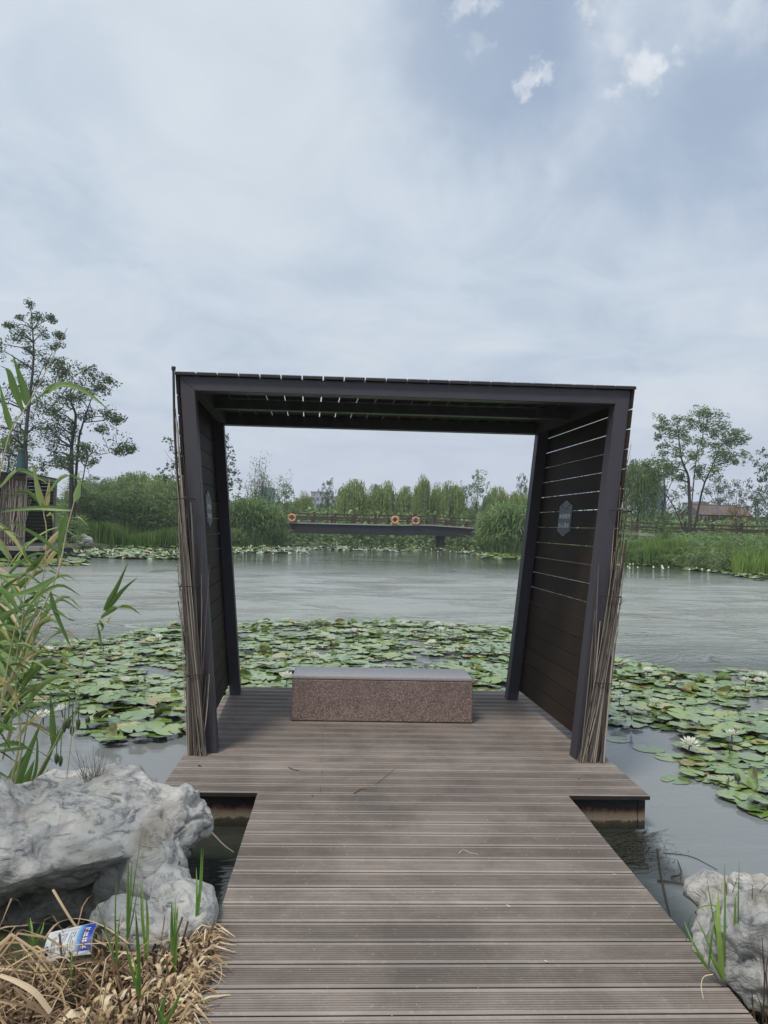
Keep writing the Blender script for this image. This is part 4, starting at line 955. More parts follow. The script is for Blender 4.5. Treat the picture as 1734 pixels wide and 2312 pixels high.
def place_tree(kind, i, px, ytop, d, wpx, mt, name, label, group=None, lean=0):
    tm, mc, H_, W2 = protos[(kind, i)]; b = bearing(px, d); z0 = gz(b.x, b.y); b.z = z0
    ztop = at(px, ytop, d).z; h_ = ztop-z0; wm = wpx*(.5 if kind != 'willow' else .45)*d/F
    key = (kind, i, mt.name)
    if key not in crown_cache: crown_cache[key] = mc.mesh('crown', mt)
    r = thing(name, b, label, 'tree', group); r.scale = (wm/W2, wm/W2, h_/H_); r.rotation_euler = (0, lean, R.uniform(0, 6.28))
    for nm, me in (('trunk', tm), ('crown', crown_cache[key])):
        c = bpy.data.objects.new(nm, me); COL.objects.link(c); c.parent = r
    return r
GW = 'willows beyond the bridge'
TREES = [
 ('willow', 1, 830, 1112, 96, 50, 'willow', 'willow', 'low willow between the two wide willows above the bridge'),
 ('broad', 3, 700, 1128, 100, 40, 'tree_mid', 'broad_tree', 'low round tree right of the short willow'),
 ('broad', 0, 455, 968, 62, 170, 'tree_dark', 'broad_tree', 'rounded dark tree mostly hidden behind the left wall of the shelter'),
 ('fine', 0, 588, 1022, 72, 120, 'tree_mid', 'feathery_tree', 'feathery upright tree right behind the left reed clump in the shelter opening'),
 ('broad', 1, 640, 1090, 85, 62, 'tree_mid', 'broad_tree', 'small bright rounded tree right of the feathery tree'),
 ('willow', 0, 686, 1107, 92, 52, 'willow', 'willow', 'short willow above the left end of the bridge'),
 ('broad', 2, 738, 1089, 88, 48, 'tree_dark', 'broad_tree', 'narrow dark tree left of the first tall willow'),
 ('willow', 1, 795, 1074, 86, 74, 'willow', 'willow', 'tall willow right of the narrow dark tree'),
 ('willow', 2, 866, 1080, 86, 72, 'willow', 'willow', 'wide willow above the middle of the bridge'),
 ('willow', 3, 915, 1092, 92, 48, 'willow', 'willow', 'thin willow right of the wide willow'),
 ('willow', 4, 951, 1068, 84, 46, 'willow', 'willow', 'tallest narrow willow above the red life ring'),
 ('willow', 0, 985, 1088, 86, 46, 'willow', 'willow', 'narrow willow right of the tallest willow'),
 ('willow', 2, 1016, 1080, 84, 60, 'willow', 'willow', 'leaning willow left of the green round tree at the bridge end'),
 ('broad', 3, 1045, 1098, 105, 50, 'tree_dark', 'broad_tree', 'dark tree peeking out behind the leaning willow'),
 ('broad', 0, 1076, 1071, 82, 62, 'tree_mid', 'broad_tree', 'rounded green tree above the right end of the bridge'),
 ('willow', 3, 1122, 1094, 84, 64, 'willow', 'willow', 'willow between the rounded green tree and the right reed clump'),
 ('willow', 1, 1168, 1104, 78, 58, 'willow', 'willow', 'willow directly above the right reed clump'),
 ('broad', 2, 1176, 1078, 98, 44, 'tree_dark', 'broad_tree', 'dark crown sticking out above the willow by the right rear post'),
 ('broad', 1, 1225, 1085, 85, 90, 'tree_mid', 'broad_tree', 'green tree seen through the slats of the right wall'),
 ('willow', 4, 262, 1075, 70, 90, 'tree_mid', 'willow', 'dull green willow left of the pale one on the left bank'),
 ('willow', 2, 305, 1058, 74, 84, 'willow', 'willow', 'pale green willow rising above the left thicket'),
 ('willow', 3, 365, 1066, 72, 90, 'willow', 'willow', 'olive willow touching the left post of the shelter'),
 ('broad', 3, 20, 985, 66, 150, 'tree_mid', 'broad_tree', 'bushy tree at the left edge behind the tall tree'),
 ('broad', 2, 215, 1080, 78, 80, 'tree_dark', 'broad_tree', 'low dark tree behind the thicket left of the pale willow'),
 ('willow', 1, 1440, 1028, 68, 90, 'tree_mid', 'willow', 'slender willow just right of the shelter'),
 ('broad', 3, 1495, 1040, 72, 110, 'tree_mid', 'broad_tree', 'bushy tree left of the large forked tree'),
 ('broad', 1, 1618, 1078, 105, 74, 'tree_dark', 'broad_tree', 'dark round tree behind the red roofed pavilion'),
 ('broad', 0, 1660, 1090, 110, 50, 'tree_dark', 'broad_tree', 'second dark tree behind the red roofed pavilion'),
 ('broad', 2, 1745, 1010, 85, 110, 'tree_dark', 'broad_tree', 'tree cut by the right edge of the photo'),
 ('broad', 3, 1705, 1105, 100, 66, 'tree_dark', 'broad_tree', 'low tree right of the red roofed pavilion'),
 ('broad', 1, 1662, 1142, 78, 60, 'yellow_tree', 'yellowing_tree', 'small yellowing tree in front of the red roofed pavilion'),
 ('fine', 1, 1502, 1166, 50, 56, 'iris', 'feathery_shrub', 'bright feathery shrub on the right bank in front of the railing'),
 ('fine', 0, 1425, 1180, 53, 40, 'reed_far', 'feathery_shrub', 'green shrub on the right bank beside the right wall'),
 ('fine', 1, 1560, 1178, 62, 60, 'tree_mid', 'feathery_shrub', 'low shrub round the foot of the forked tree'),
]
for (kd, i, px, yt, d, wp, mt, nm, lab) in TREES: place_tree(kd, i, px, yt, d, wp, M[mt], nm, lab, GW if (nm == 'willow' and 680 < px < 1180) else None)
# distant wood: a continuous low mass behind everything
def mass(name, label, px0, px1, d0, d1, y_lo, y_hi, n, size, mt, seed, cat):
    rr = random.Random(seed); mb = MB()
    for i in range(n):
        px = rr.uniform(px0, px1); d = rr.uniform(d0, d1); b = bearing(px, d); z0 = gz(b.x, b.y)
        top = y_lo+(y_hi-y_lo)*(.5+.5*noise.noise((px*.016, seed, 0))+.4*noise.noise((px*.06, seed, 3)))
        hor_ = 1188+ROLL*(px-867); zt = 1.6+(hor_-top-(hor_-1188))/F*d+0*px
        zt = at(px, top+ROLL*(px-867), d).z
        if zt < z0+.3: zt = z0+.3
        z = z0+(zt-z0)*rr.random()**.8
        leaf_quads(mb, (b.x, b.y, z), (size*2.5, size*2.5, size*2), 10, size, rr, .6)
    o = mb.build(name, mt); return tag(o, label, cat, None, 'stuff')
mass('distant_wood', 'far off green wood closing the view beyond the pond', -250, 1950, 118, 150, 1142, 1172, 7000, .75, M['tree_mid'], 4, 'wood')
mass('undergrowth', 'mixed green undergrowth behind the railings', -100, 1900, 78, 100, 1150, 1185, 8000, .42, M['reed_far'], 9, 'undergrowth')

# ------------------------------------------------------------------ reed banks and clumps
def blades(mb, pts_fn, n, hfn, w0, rr, bend=.35, segs=4, lean=.12, mi=0, vlo=0, vhi=1):
    for i in range(n):
        b = pts_fn(rr)
        if b is None: continue
        h_ = hfn(b, rr); az = rr.uniform(0, 6.28); dr = Vector((math.cos(az), math.sin(az), 0)); le = rr.gauss(0, lean)
        pts = []
        for k_ in range(segs+1):
            f = k_/segs; pts.append(b+Vector((0, 0, h_*(f-bend*.35*f**3)))+dr*h_*(le*f+bend*f*f*rr.uniform(.35, .6)))
        mb.ribbon(pts, [w0*(1-.85*(k_/segs)**1.6) for k_ in range(segs+1)], None, mi, vlo+(vhi-vlo)*rr.random())
def leafy_stalks(mb, pts_fn, n, hfn, w0, rr, per=7, L=.5, mi=0, upf=1.):
    """reed stalks with drooping side blades"""
    for i in range(n):
        b = pts_fn(rr)
        if b is None: continue
        h_ = hfn(b, rr); le = Vector((rr.gauss(0, .10), rr.gauss(0, .10), 1)); v_ = rr.random()
        mb.ribbon([b, b+le*h_*.5, b+le*h_], [w0*.5, w0*.4, w0*.2], None, mi, v_)
        for k_ in range(per):
            f = .25+.75*rr.random(); p = b+le*h_*f; az = rr.uniform(0, 6.28); d = Vector((math.cos(az), math.sin(az), 0)); l_ = L*rr.uniform(.6, 1.2); up = rr.uniform(.3, 1.0)*upf
            mb.ribbon([p, p+d*l_*.4+Vector((0, 0, l_*.45*up)), p+d*l_*.8+Vector((0, 0, l_*.45*up)), p+d*l_*1.1+Vector((0, 0, l_*.15*up))], [w0*.6, w0, w0*.7, w0*.1], None, mi, min(1, max(0, v_*.5+rr.random()*.55)))
def strip(px0, px1, d0, d1, wet=-99):
    def f(rr):
        p = bearing(rr.uniform(px0, px1), rr.uniform(d0, d1)); s = float(sdist([p.x], [p.y])[0])
        if s < wet: return None
        p.z = max(gz(p.x, p.y), WZ-.1); return p
    return f
def hnoise(lo, hi, seed, sc=.35):
    return lambda b, rr: (lo+(hi-lo)*min(1, max(0, .5+.75*noise.noise((b.x*sc, b.y*sc, seed)))))*rr.uniform(.75, 1.08)
rb = random.Random(77)
mb = MB(); leafy_stalks(mb, strip(150, 440, 55, 63, -.8), 2100, hnoise(1.9, 4.5, 1, .8), .055, rb, 8, .75)
tag(mb.build('reed_thicket', M['reed_dk']), 'tall dark green reed thicket on the far left bank', 'reeds', None, 'stuff')
mb = MB(); blades(mb, strip(185, 440, 52.0, 55.5, -2.5), 5200, hnoise(.6, 1.9, 2, .45), .07, rb, .18, 3, .10)
tag(mb.build('iris_bed', M['iris']), 'bright green iris leaves at the waterline below the left thicket', 'iris bed', None, 'stuff')
mb = MB(); leafy_stalks(mb, strip(85, 190, 40, 47, -4), 260, hnoise(1.2, 2.4, 4), .05, rb, 9, .55)
tag(mb.build('bank_bush', M['reed_far']), 'mixed green bushy growth right of the far left shelter', 'bush', None, 'stuff')
mb = MB(); leafy_stalks(mb, strip(1200, 1850, 47, 56, -.3), 2600, hnoise(.55, 1.15, 6), .045, rb, 7, .42)
tag(mb.build('bank_reeds', M['reed_far']), 'green reeds and grasses covering the right bank below the railing', 'reeds', None, 'stuff')
mb = MB(); leafy_stalks(mb, strip(1360, 1850, 38, 48, -.6), 1500, hnoise(.5, 1.0, 12), .04, rb, 7, .4)
tag(mb.build('bank_grasses', M['reed_dk']), 'darker mixed grasses at the foot of the right bank', 'grasses', None, 'stuff')
mb = MB()
for (a_, b_, d0, d1, n, hh_) in ((1395, 1450, 45.5, 48, 900, 1.3), (1455, 1545, 44, 47, 1700, 1.6), (1655, 1800, 37, 42, 1900, 1.3), (1545, 1660, 43, 47, 700, .9)):
    blades(mb, strip(a_, b_, d0, d1, -2.5), n, hnoise(hh_*.6, hh_, 8, .7), .06, rb, .18, 3, .10)
tag(mb.build('iris_bed', M['iris']), 'bright green iris clumps at the waterline of the right bank', 'iris bed', None, 'stuff')
mb = MB(); leafy_stalks(mb, strip(640, 1140, 119, 128, -2), 1500, hnoise(1.5, 3.0, 3), .10, rb, 6, .9)
tag(mb.build('rear_bank_reeds', M['reed_far']), 'reeds on the bank far behind the bridge', 'reeds', None, 'stuff')
def clump(name, label, px, d, wpx, ytop, n, mt, seed, L, w0, per, narrow=False, thick=2.2):
    rr = random.Random(seed); b = bearing(px, d); b.z = WZ-.05; wm = wpx*.5*d/F; ht = at(px, ytop, d).z-b.z
    th = thing(name, b, label, 'reeds'); mb = MB()
    def f(r_):
        while True:
            u, v = r_.uniform(-1, 1), r_.uniform(-1, 1)
            if u*u+v*v < 1: return b+Vector((u*wm, v*thick, 0))
    hf = lambda p, r_: ht*(1-.30*((p.x-b.x)/wm)**2+.12*noise.noise((p.x*.8, seed, 0)))*r_.uniform(.62, 1.0)
    leafy_stalks(mb, f, n, hf, w0, rr, per, L, 0, 1.7)
    o = mb.build('blades', mt, th)
    # a low fringe hanging over the water
    mb2 = MB(); blades(mb2, lambda r_: (lambda a_: b+Vector((math.cos(a_)*wm*1.0, math.sin(a_)*thick, 0)))(r_.uniform(0, 6.28)), int(n*.8), lambda p, r_: ht*r_.uniform(.25, .6), w0*.9, rr, .9, 4, .35)
    mb2.build('fringe', mt, th)
    return th
clump('reed_clump', 'rounded grass green reed clump at the left side of the shelter opening', 560, 63, 158, 1130, 1500, M['reed_far'], 3, .75, .055, 10)
clump('reed_clump', 'tall pale bladed reed clump at the right side of the shelter opening', 1150, 60, 118, 1148, 950, M['reed_far'], 5, .95, .075, 9)
clump('reed_clump', 'reed clump standing behind the right reed clump beside the wall', 1205, 60, 80, 1150, 420, M['reed_far'], 6, .8, .06, 8)
clump('reed_clump', 'small upright dark green rush tuft at the waterline by the left rear post', 533, 58, 34, 1195, 160, M['reed_dk'], 8, .35, .05, 5, thick=.5)

# ------------------------------------------------------------------ bridge, railings, life rings
def deck_line(pts): return [at(x, y, d) for x, y, d in pts]
BR = deck_line([(560, 1177, 69), (649, 1178.5, 70), (870, 1184, 70), (968, 1184, 70), (1090, 1192.5, 71), (1180, 1199, 71)])
for p_ in BR: pass
bridge = thing('footbridge', BR[2], 'low dark steel footbridge with pale deck crossing the pond behind the shelter', 'bridge')
def beam_path(mb, pts, y0, y1, z0, z1, mi=0):
    for a_, b_ in zip(pts[:-1], pts[1:]):
        c = []
        for p in (a_, b_):
            c += [(p.x, p.y+y0, p.z+z0), (p.x, p.y+y1, p.z+z0), (p.x, p.y+y1, p.z+z1), (p.x, p.y+y0, p.z+z1)]
        mb.add(c, [(0,1,2,3),(7,6,5,4),(0,4,5,1),(1,5,6,2),(2,6,7,3),(3,7,4,0)], mi, .5)
mb = MB(); beam_path(mb, BR, -.15, 2.2, -.11, -.01); mb.build('deck', M['grey'], bridge)
mb = MB(); beam_path(mb, BR, 0, .25, -.98, -.115); beam_path(mb, BR, 1.8, 2.0, -.98, -.115); mb.build('girder', M['bridge'], bridge)
mb = MB(); pp = at(996, 1200, 70.5); mb.tube([(pp.x, pp.y+.4, WZ-1), (pp.x, pp.y+.4, BR[3].z-.9)], .40, 16); mb.tube([(pp.x, pp.y+.4, BR[3].z-1.15), (pp.x, pp.y+.4, BR[3].z-.97)], [.42, .62], 16); mb.build('pier', M['bridge'], bridge, smooth=False)
mb = MB(); mb.tube([(BR[0].x-3, BR[0].y, WZ-1), (BR[0].x-3, BR[0].y, BR[0].z-.1)], .5, 10); mb.build('abutment', M['bridge'], bridge)
def lerp_path(pts, px):
    for a_, b_ in zip(pts[:-1], pts[1:]):
        qa, qb = project(a_)[0], project(b_)[0]
        if qa <= px <= qb: return a_.lerp(b_, (px-qa)/(qb-qa))
    return pts[-1].copy() if px > project(pts[-1])[0] else pts[0].copy()
def railing(label, path, posts, dy, hgt, rr_, topz=0):
    base = lerp_path(path, posts[0]); th = thing('log_railing', base+Vector((0, dy, 0)), label, 'railing')
    P_ = []
    for px in posts:
        b = lerp_path(path, px)+Vector((0, dy, 0)); mb = MB(); h_ = hgt*rr_.uniform(.97, 1.12)
        mb.tube([b+Vector((0, 0, -.02)), b+Vector((rr_.uniform(-.02, .02), 0, h_*.5)), b+Vector((rr_.uniform(-.02, .02), 0, h_))], [.12, .11, .12], 8); mb.build('post', M['rail'], th); P_.append(b)
    for zf, nm in ((.88, 'top_rail'), (.48, 'lower_rail')):
        mb = MB(); ext = [P_[0]+(P_[0]-P_[1])*.5]+P_+[P_[-1]+(P_[-1]-P_[-2])*.5]
        pts = curve_pts([p+Vector((0, .0, hgt*zf+rr_.uniform(-.03, .03))) for p in ext], len(ext)*3)
        mb.tube([p+Vector((0, 0, rr_.uniform(-.012, .012))) for p in pts], [.056*rr_.uniform(.85, 1.15) for _ in pts], 6); mb.build(nm, M['rail'], th)
    return th
rr0 = random.Random(3)
railing('front rustic log railing along the footbridge', BR, [658, 708, 756, 801, 849, 893, 939, 984, 1028, 1074], 1.9, .92, rr0)
railing('rear rustic log railing on the far side of the footbridge', [p+Vector((0, 3.2, .0)) for p in BR], [664, 702, 748, 796, 834, 880, 924, 968, 1013, 1060], 1.9, .62, rr0)
RR_ = deck_line([(1380, 1199, 66), (1441, 1203, 64), (1560, 1210, 60), (1734, 1217, 54), (1850, 1222, 51)])
bw = thing('raised_walkway', RR_[1], 'pale raised walkway running along the right bank behind the reeds', 'walkway')
mb = MB(); beam_path(mb, RR_, -.1, 2.0, -.22, 0); mb.build('deck', M['grey'], bw)
mb = MB()
for px in (1400, 1470, 1540, 1610, 1680, 1750, 1820):
    p = lerp_path(RR_, px); mb.box(p.x-.1, p.x+.1, p.y+.2, p.y+.4, -.6, p.z-.22)
mb.build('footing', M['bridge'], bw)
railing('front log railing on the raised walkway at right', RR_, [1432, 1488, 1552, 1618, 1684, 1750, 1812], .4, .98, rr0)
railing('rear log railing on the raised walkway at right', RR_, [1455, 1515, 1579, 1638, 1699, 1765], 1.8, .66, rr0)
for (px, py, mt, lab) in ((659, 1169, 'orange', 'orange life ring at the left end of the bridge'), (892, 1174, 'orange', 'yellow orange life ring at the middle of the bridge railing'), (939, 1176, 'ringred', 'faded red life ring on the bridge rightmost of the three')):
    b = lerp_path(BR, px); c = at(px, py, 1); c = at(px, py, (b-CAM).dot(c_f)-.3); th = thing('life_ring', c, lab, 'life ring'); mb = MB()
    n, m_ = 28, 10; Rr, rr1 = .29, .095; v = []
    for i in range(n):
        for j in range(m_):
            a_, b2 = i*2*math.pi/n, j*2*math.pi/m_; rd = Rr+rr1*math.cos(b2); v.append((c.x+rd*math.cos(a_), c.y+rr1*.8*math.sin(b2), c.z+rd*math.sin(a_)))
    mb.add(v, [(i*m_+j, i*m_+(j+1) % m_, ((i+1) % n)*m_+(j+1) % m_, ((i+1) % n)*m_+j) for i in range(n) for j in range(m_)]); mb.build('ring', M[mt], th, smooth=True)
    for k_ in range(4):
        mb = MB(); a0 = .785+k_*1.571
        pts = [(c.x+(Rr+math.cos(t_)*(rr1+.008))*math.cos(a0), c.y+math.sin(t_)*(rr1*.8+.008), c.z+(Rr+math.cos(t_)*(rr1+.008))*math.sin(a0)) for t_ in [q_*.6283 for q_ in range(11)]]
        mb.tube(pts, .022, 5)
        mb.build('strap', M['white'], th)

# ------------------------------------------------------------------ far left shelter
A = bearing(56, 33.0); B = bearing(127, 37.6); dirW = (B-A); WL = dirW.length; dirW.normalize(); dirD = Vector((-dirW.y, dirW.x, 0))
if dirD.x > 0: dirD = -dirD
zb = at(56, 1233, 33).z; zt = at(56, 1070, 33).z; hS = zt-zb
fs_ = thing('slatted_shelter', (A.x, A.y, zb), 'distant dark slatted shelter with a woven reed side over the water at far left', 'shelter')
def LT(u, v, z): q = A+dirW*u+dirD*v; return (q.x, q.y, zb+z)
def lbox(mb, u0, u1, v0, v1, z0, z1, a=None, mi=0): mb.box(u0, u1, v0, v1, z0, z1, mi, a, LT)
DS = 2.9
M['frame2'] = metal('weathered_bronze_frame', (.24, .215, .20), .6)
for nm, v0 in (('front_frame', 0), ('rear_frame', DS-.12)):
    mb = MB(); lbox(mb, 0, .13, v0, v0+.12, 0, hS); lbox(mb, WL-.13, WL, v0, v0+.12, 0, hS); lbox(mb, .131, WL-.131, v0, v0+.12, hS-.13, hS); mb.build(nm, M['frame2'], fs_)
mb = MB(); lbox(mb, -.08, WL+.08, -.05, DS+.05, hS+.005, hS+.06); mb.build('roof', M['roof'], fs_)
for u in (-.03, WL):
    mb = MB()
    for i in range(18): lbox(mb, u, u+.025, .0 if u < 0 else .125, DS, i*hS/18+.003, (i+1)*hS/18-.005)
    mb.build('slat_wall', M['slat'], fs_)
mb = MB()
for i in range(15): lbox(mb, .14, WL-.14, DS-.08, DS-.05, i*hS/15+.004, (i+1)*hS/15-.004)
mb.build('slat_wall', M['slat'], fs_)
mb = MB(); rs = random.Random(4)
for i in range(430):
    v0 = rs.uniform(.0, DS); z0 = rs.uniform(0, .3); z1 = rs.uniform(hS*.55, hS*.93); dv = rs.gauss(0, .18); uo = -.05-rs.random()*.05
    mb.tube([LT(uo, v0, z0), LT(uo-rs.random()*.04, v0+dv*.5, (z0+z1)/2), LT(uo, v0+dv, z1)], [.013, .012, .007], 4)
for z in (.35, 1.0, 1.6, 2.2): mb.tube([LT(-.12, 0, z), LT(-.12, DS*.5, z+.02), LT(-.12, DS, z)], .014, 4)
mb.build('reed_screen', M['stalk'], fs_)
mb = MB(); lbox(mb, -.9, WL+.5, -.9, DS+.4, -.16, -.0051); mb.build('platform', M['frame2'], fs_)
mb = MB(); lbox(mb, -.75, WL+.35, -.75, DS+.2, -.36, -.161); mb.build('platform_beam', M['bridge'], fs_)
mb = MB()
for u in (-.6, 1.1, WL+.2):
    for v in (-.6, DS): lbox(mb, u-.09, u+.09, v-.09, v+.09, -2.2, -.362)
mb.build('leg', M['grey'], fs_)
bb = thing('stone_bench', LT(.8, .9, 0), 'pale block bench inside the distant left shelter', 'bench'); mb = MB(); lbox(mb, .25, 1.5, .5, 1.1, 0, .44); o = mb.build('block', M['benchpale'], bb); bv = o.modifiers.new('b', 'BEVEL'); bv.width = .015
up = Vector((0, 0, 1)); out = -dirD; right = up.cross(out)
mm = Matrix((right, up, out)).transposed().to_4x4(); mm.translation = Vector(LT(WL*.24, DS-.085, 1.95))
make_sign('warning_sign', mm, .34, .24, 'small dark plaque with two rows of pale characters inside the distant left shelter', [('水深危险', .15, .05, M['signtxt']), ('当心落水', .15, -.11, M['signtxt'])], 'sign', 1)

# ------------------------------------------------------------------ red roofed pavilion and far buildings
q0 = bearing(1576, 92); q1 = bearing(1700, 92); pv = thing('red_roofed_pavilion', (q0.lerp(q1, .5).x, q0.y, .5), 'long low open pavilion with a red tiled gable roof behind the railing at right', 'pavilion')
ze = at(1640, 1163, 92).z; zr = at(1640, 1140, 92).z; yy0 = q0.y
mb = MB(); n = 46
for s in (-1, 1):
    for i in range(n):
        xa = q0.x+(q1.x-q0.x)*i/n; xb = q0.x+(q1.x-q0.x)*(i+1)/n-.02; yc = yy0+2.5
        for j in range(8):
            f0, f1 = j/8, (j+1)/8; h0 = .03
            pts = [(xa, yc+s*2.9*(1-f0), ze+(zr-ze)*f0+h0), (xb, yc+s*2.9*(1-f0), ze+(zr-ze)*f0+h0), (xb, yc+s*2.9*(1-f1), ze+(zr-ze)*f1), (xa, yc+s*2.9*(1-f1), ze+(zr-ze)*f1)]
            mb.face(pts)
mb.box(q0.x, q1.x, yy0+2.4, yy0+2.6, zr-.02, zr+.12); mb.build('roof', M['tile'], pv)
mb = MB(); yc = yy0+2.5
for x in (q0.x+.1, q1.x-.1): mb.tube([(x, yc-2.8, ze), (x, yc, zr-.05)], .09, 5); mb.tube([(x, yc+2.8, ze), (x, yc, zr-.05)], .09, 5); mb.tube([(x, yc, ze-.1), (x, yc, zr)], .07, 5); mb.tube([(x, yc-2.8, ze-.05), (x, yc+2.8, ze-.05)], .08, 5)
mb.box(q0.x, q1.x, yc-2.6, yc-2.4, ze-.18, ze-.02); mb.build('gable_truss', M['redwood'], pv)
for i in range(7):
    x = q0.x+.3+(q1.x-q0.x-.6)*i/6
    for y in (yc-2.5, yc+2.5):
        mb = MB(); mb.tube([(x, y, .3), (x, y, ze-.1)], .11, 6); mb.build('post', M['redwood'], pv)
def far_block(px0, px1, ytop, d, lab, wallm, rows, cols):
    a_ = bearing(px0, d); b_ = bearing(px1, d); zt_ = at((px0+px1)/2, ytop, d).z
    th = thing('distant_building', ((a_.x+b_.x)/2, a_.y, 0), lab, 'building'); mb = MB(); mb.box(a_.x, b_.x, a_.y, a_.y+15, -.5, zt_); mb.build('wall', wallm, th)
    mb = MB(); mb.box(a_.x-.3, b_.x+.3, a_.y-.3, a_.y+15.3, zt_+.01, zt_+.5); mb.build('roof', M['cloudy'], th)
    for r in range(rows):
        mb = MB()
        for c in range(cols):
            x = a_.x+(b_.x-a_.x)*(c+.5)/cols; w2 = (b_.x-a_.x)/cols*.3; z = zt_-1-(r+1)*3
            mb.box(x-w2, x+w2, a_.y-.06, a_.y-.005, z, z+1.6)
        mb.build('window_row', M['glass'], th)
far_block(742, 782, 1123, 330, 'pale grey distant building between the dark tree and the first willows', M['wall'], 2, 5)
far_block(700, 742, 1112, 380, 'far off low white building left of the narrow dark tree', M['wall'], 3, 4)
far_block(588, 612, 1103, 300, 'blue distant building glimpsed through the feathery tree', M['bluepanel'], 2, 2)
far_block(1575, 1600, 1135, 330, 'distant pale building above the left end of the red roof', M['wall'], 2, 3)
far_block(1488, 1503, 1098, 300, 'blue distant tower glimpsed left of the forked tree', M['bluepanel'], 3, 1)

# ------------------------------------------------------------------ near reeds at left
def leaf_blade(mb, ctrl, wmax, v, n=12, side=None, fold=.25):
    wmax *= 1.02
    pts = curve_pts([at(*c) for c in ctrl], n); ws = []
    for i in range(n):
        f = i/(n-1); ws.append(wmax*max(.03, (min(1, .35+f*2.6))*(1-max(0, f-.25)/.75)**.8))
    mb.ribbon(pts, ws, side if side is not None else (ax_x*R.uniform(.5, 1)+ax_y*R.uniform(-.8, .8)+c_f*R.uniform(-.4, .4)), 0, v, fold)
def reed(label, stem, leaves, r0=.004, group=None, vstem=None):
    """stem and leaves given as (x, y, distance) marks"""
    sp_ = curve_pts([at(*c) for c in stem], 16); th = thing('reed', sp_[0], label, 'reed', group)
    mb = MB(); mb.tube(sp_, [r0*(1-.7*i/15) for i in range(16)], 6, 0, vstem if vstem is not None else R.random()); mb.build('stem', M['reed_stem'], th)
    mb = MB()
    for (ctrl, w_, v) in leaves: leaf_blade(mb, ctrl, w_, v)
    mb.build('foliage', M['reed_near'], th); return th
D = 3.0
reed('tall reed with a long thin tip rising above the far left trees', [(-60, 1500, D), (-25, 1200, D), (20, 985, D), (63, 914, D), (110, 825, D), (152, 740, D)],
     [([(60, 915, D), (50, 870, D), (28, 800, D)], .042, .35), ([(52, 930, D), (30, 870, D), (18, 835, D), (0, 826, D)], .030, .3), ([(63, 914, D), (110, 880, D), (150, 868, D-.05), (200, 888, D-.1), (250, 930, D-.15)], .030, .7),
      ([(25, 975, D), (10, 920, D), (-2, 862, D)], .030, .45), ([(20, 985, D), (5, 1005, D), (-30, 990, D)], .03, .6), ([(0, 1100, D), (40, 1060, D), (90, 1080, D), (112, 1095, D)], .02, .75), ([(-8, 1130, D), (-30, 1080, D), (-50, 1000, D)], .03, .2)], .0045, None, .8)
D = 2.7
reed('pale stemmed reed leaning right with a broad grey green tip leaf at left', [(-30, 1660, D), (0, 1590, D), (60, 1450, D), (128, 1300, D), (150, 1200, D), (168, 1131, D)],
     [([(168, 1132, D), (175, 1105, D), (183, 1080, D)], .033, .72), ([(160, 1152, D), (100, 1147, D), (40, 1150, D), (0, 1157, D)], .020, .35), ([(140, 1255, D), (90, 1215, D), (40, 1187, D), (2, 1178, D)], .022, .65),
      ([(150, 1160, D), (140, 1200, D), (135, 1240, D), (128, 1280, D)], .026, .25), ([(112, 1330, D), (125, 1380, D), (150, 1440, D), (160, 1460, D)], .017, .2), ([(100, 1360, D), (150, 1395, D), (172, 1402, D)], .012, .3),
      ([(75, 1420, D), (60, 1480, D), (50, 1540, D)], .02, .85), ([(130, 1300, D), (80, 1330, D), (20, 1345, D), (-20, 1340, D)], .024, .4), ([(158, 1170, D), (180, 1169, D), (200, 1190, D)], .006, .93)], .0055, None, .95)
reed('reed with a yellow and green upright leaf in front of the far left shelter', [(-10, 1600, 2.9), (60, 1450, 2.9), (98, 1300, 2.9), (105, 1200, 2.9), (98, 1150, 2.9), (110, 1100, 2.9)],
     [([(98, 1150, 2.9), (85, 1100, 2.9), (74, 1046, 2.9)], .026, .82), ([(102, 1150, 2.9), (108, 1115, 2.9), (112, 1080, 2.9)], .022, .9), ([(100, 1145, 2.9), (60, 1110, 2.9), (20, 1120, 2.9)], .018, .3),
      ([(105, 1120, 2.9), (135, 1080, 2.9), (165, 1073, 2.9), (190, 1095, 2.9), (205, 1115, 2.9)], .016, .6), ([(105, 1165, 2.9), (118, 1160, 2.9), (120, 1185, 2.9)], .012, .83), ([(98, 1240, 2.9), (130, 1205, 2.9), (150, 1190, 2.9)], .024, .95),
      ([(90, 1285, 2.9), (60, 1260, 2.9), (55, 1230, 2.9), (90, 1215, 2.9)], .02, .5), ([(100, 1280, 2.9), (120, 1250, 2.9), (135, 1245, 2.9), (132, 1290, 2.9)], .02, .92), ([(100, 1250, 2.9), (60, 1290, 2.9), (20, 1300, 2.9), (-20, 1290, 2.9)], .03, .35)], .004, None, .5)
reed('isolated bent reed top between the reeds and the shelter at left', [(150, 1760, 3.9), (165, 1640, 3.9), (185, 1500, 3.9), (205, 1440, 3.9), (222, 1405, 3.9), (235, 1380, 3.9)],
     [([(235, 1378, 3.9), (262, 1330, 3.9), (289, 1270, 3.9)], .030, .25), ([(240, 1380, 3.9), (275, 1335, 3.9), (311, 1303, 3.9)], .026, .3), ([(228, 1395, 3.9), (255, 1375, 3.9), (290, 1370, 3.9), (318, 1388, 3.9)], .028, .45), ([(225, 1400, 3.9), (232, 1420, 3.9), (205, 1437, 3.9)], .018, .5),
      ([(220, 1410, 3.9), (228, 1450, 3.9), (228, 1468, 3.9)], .012, .3), ([(212, 1408, 3.9), (240, 1405, 3.9), (250, 1390, 3.9)], .022, .85)], .003, None, .6)
gl = 'reeds massed at the left edge'
rn = random.Random(15)
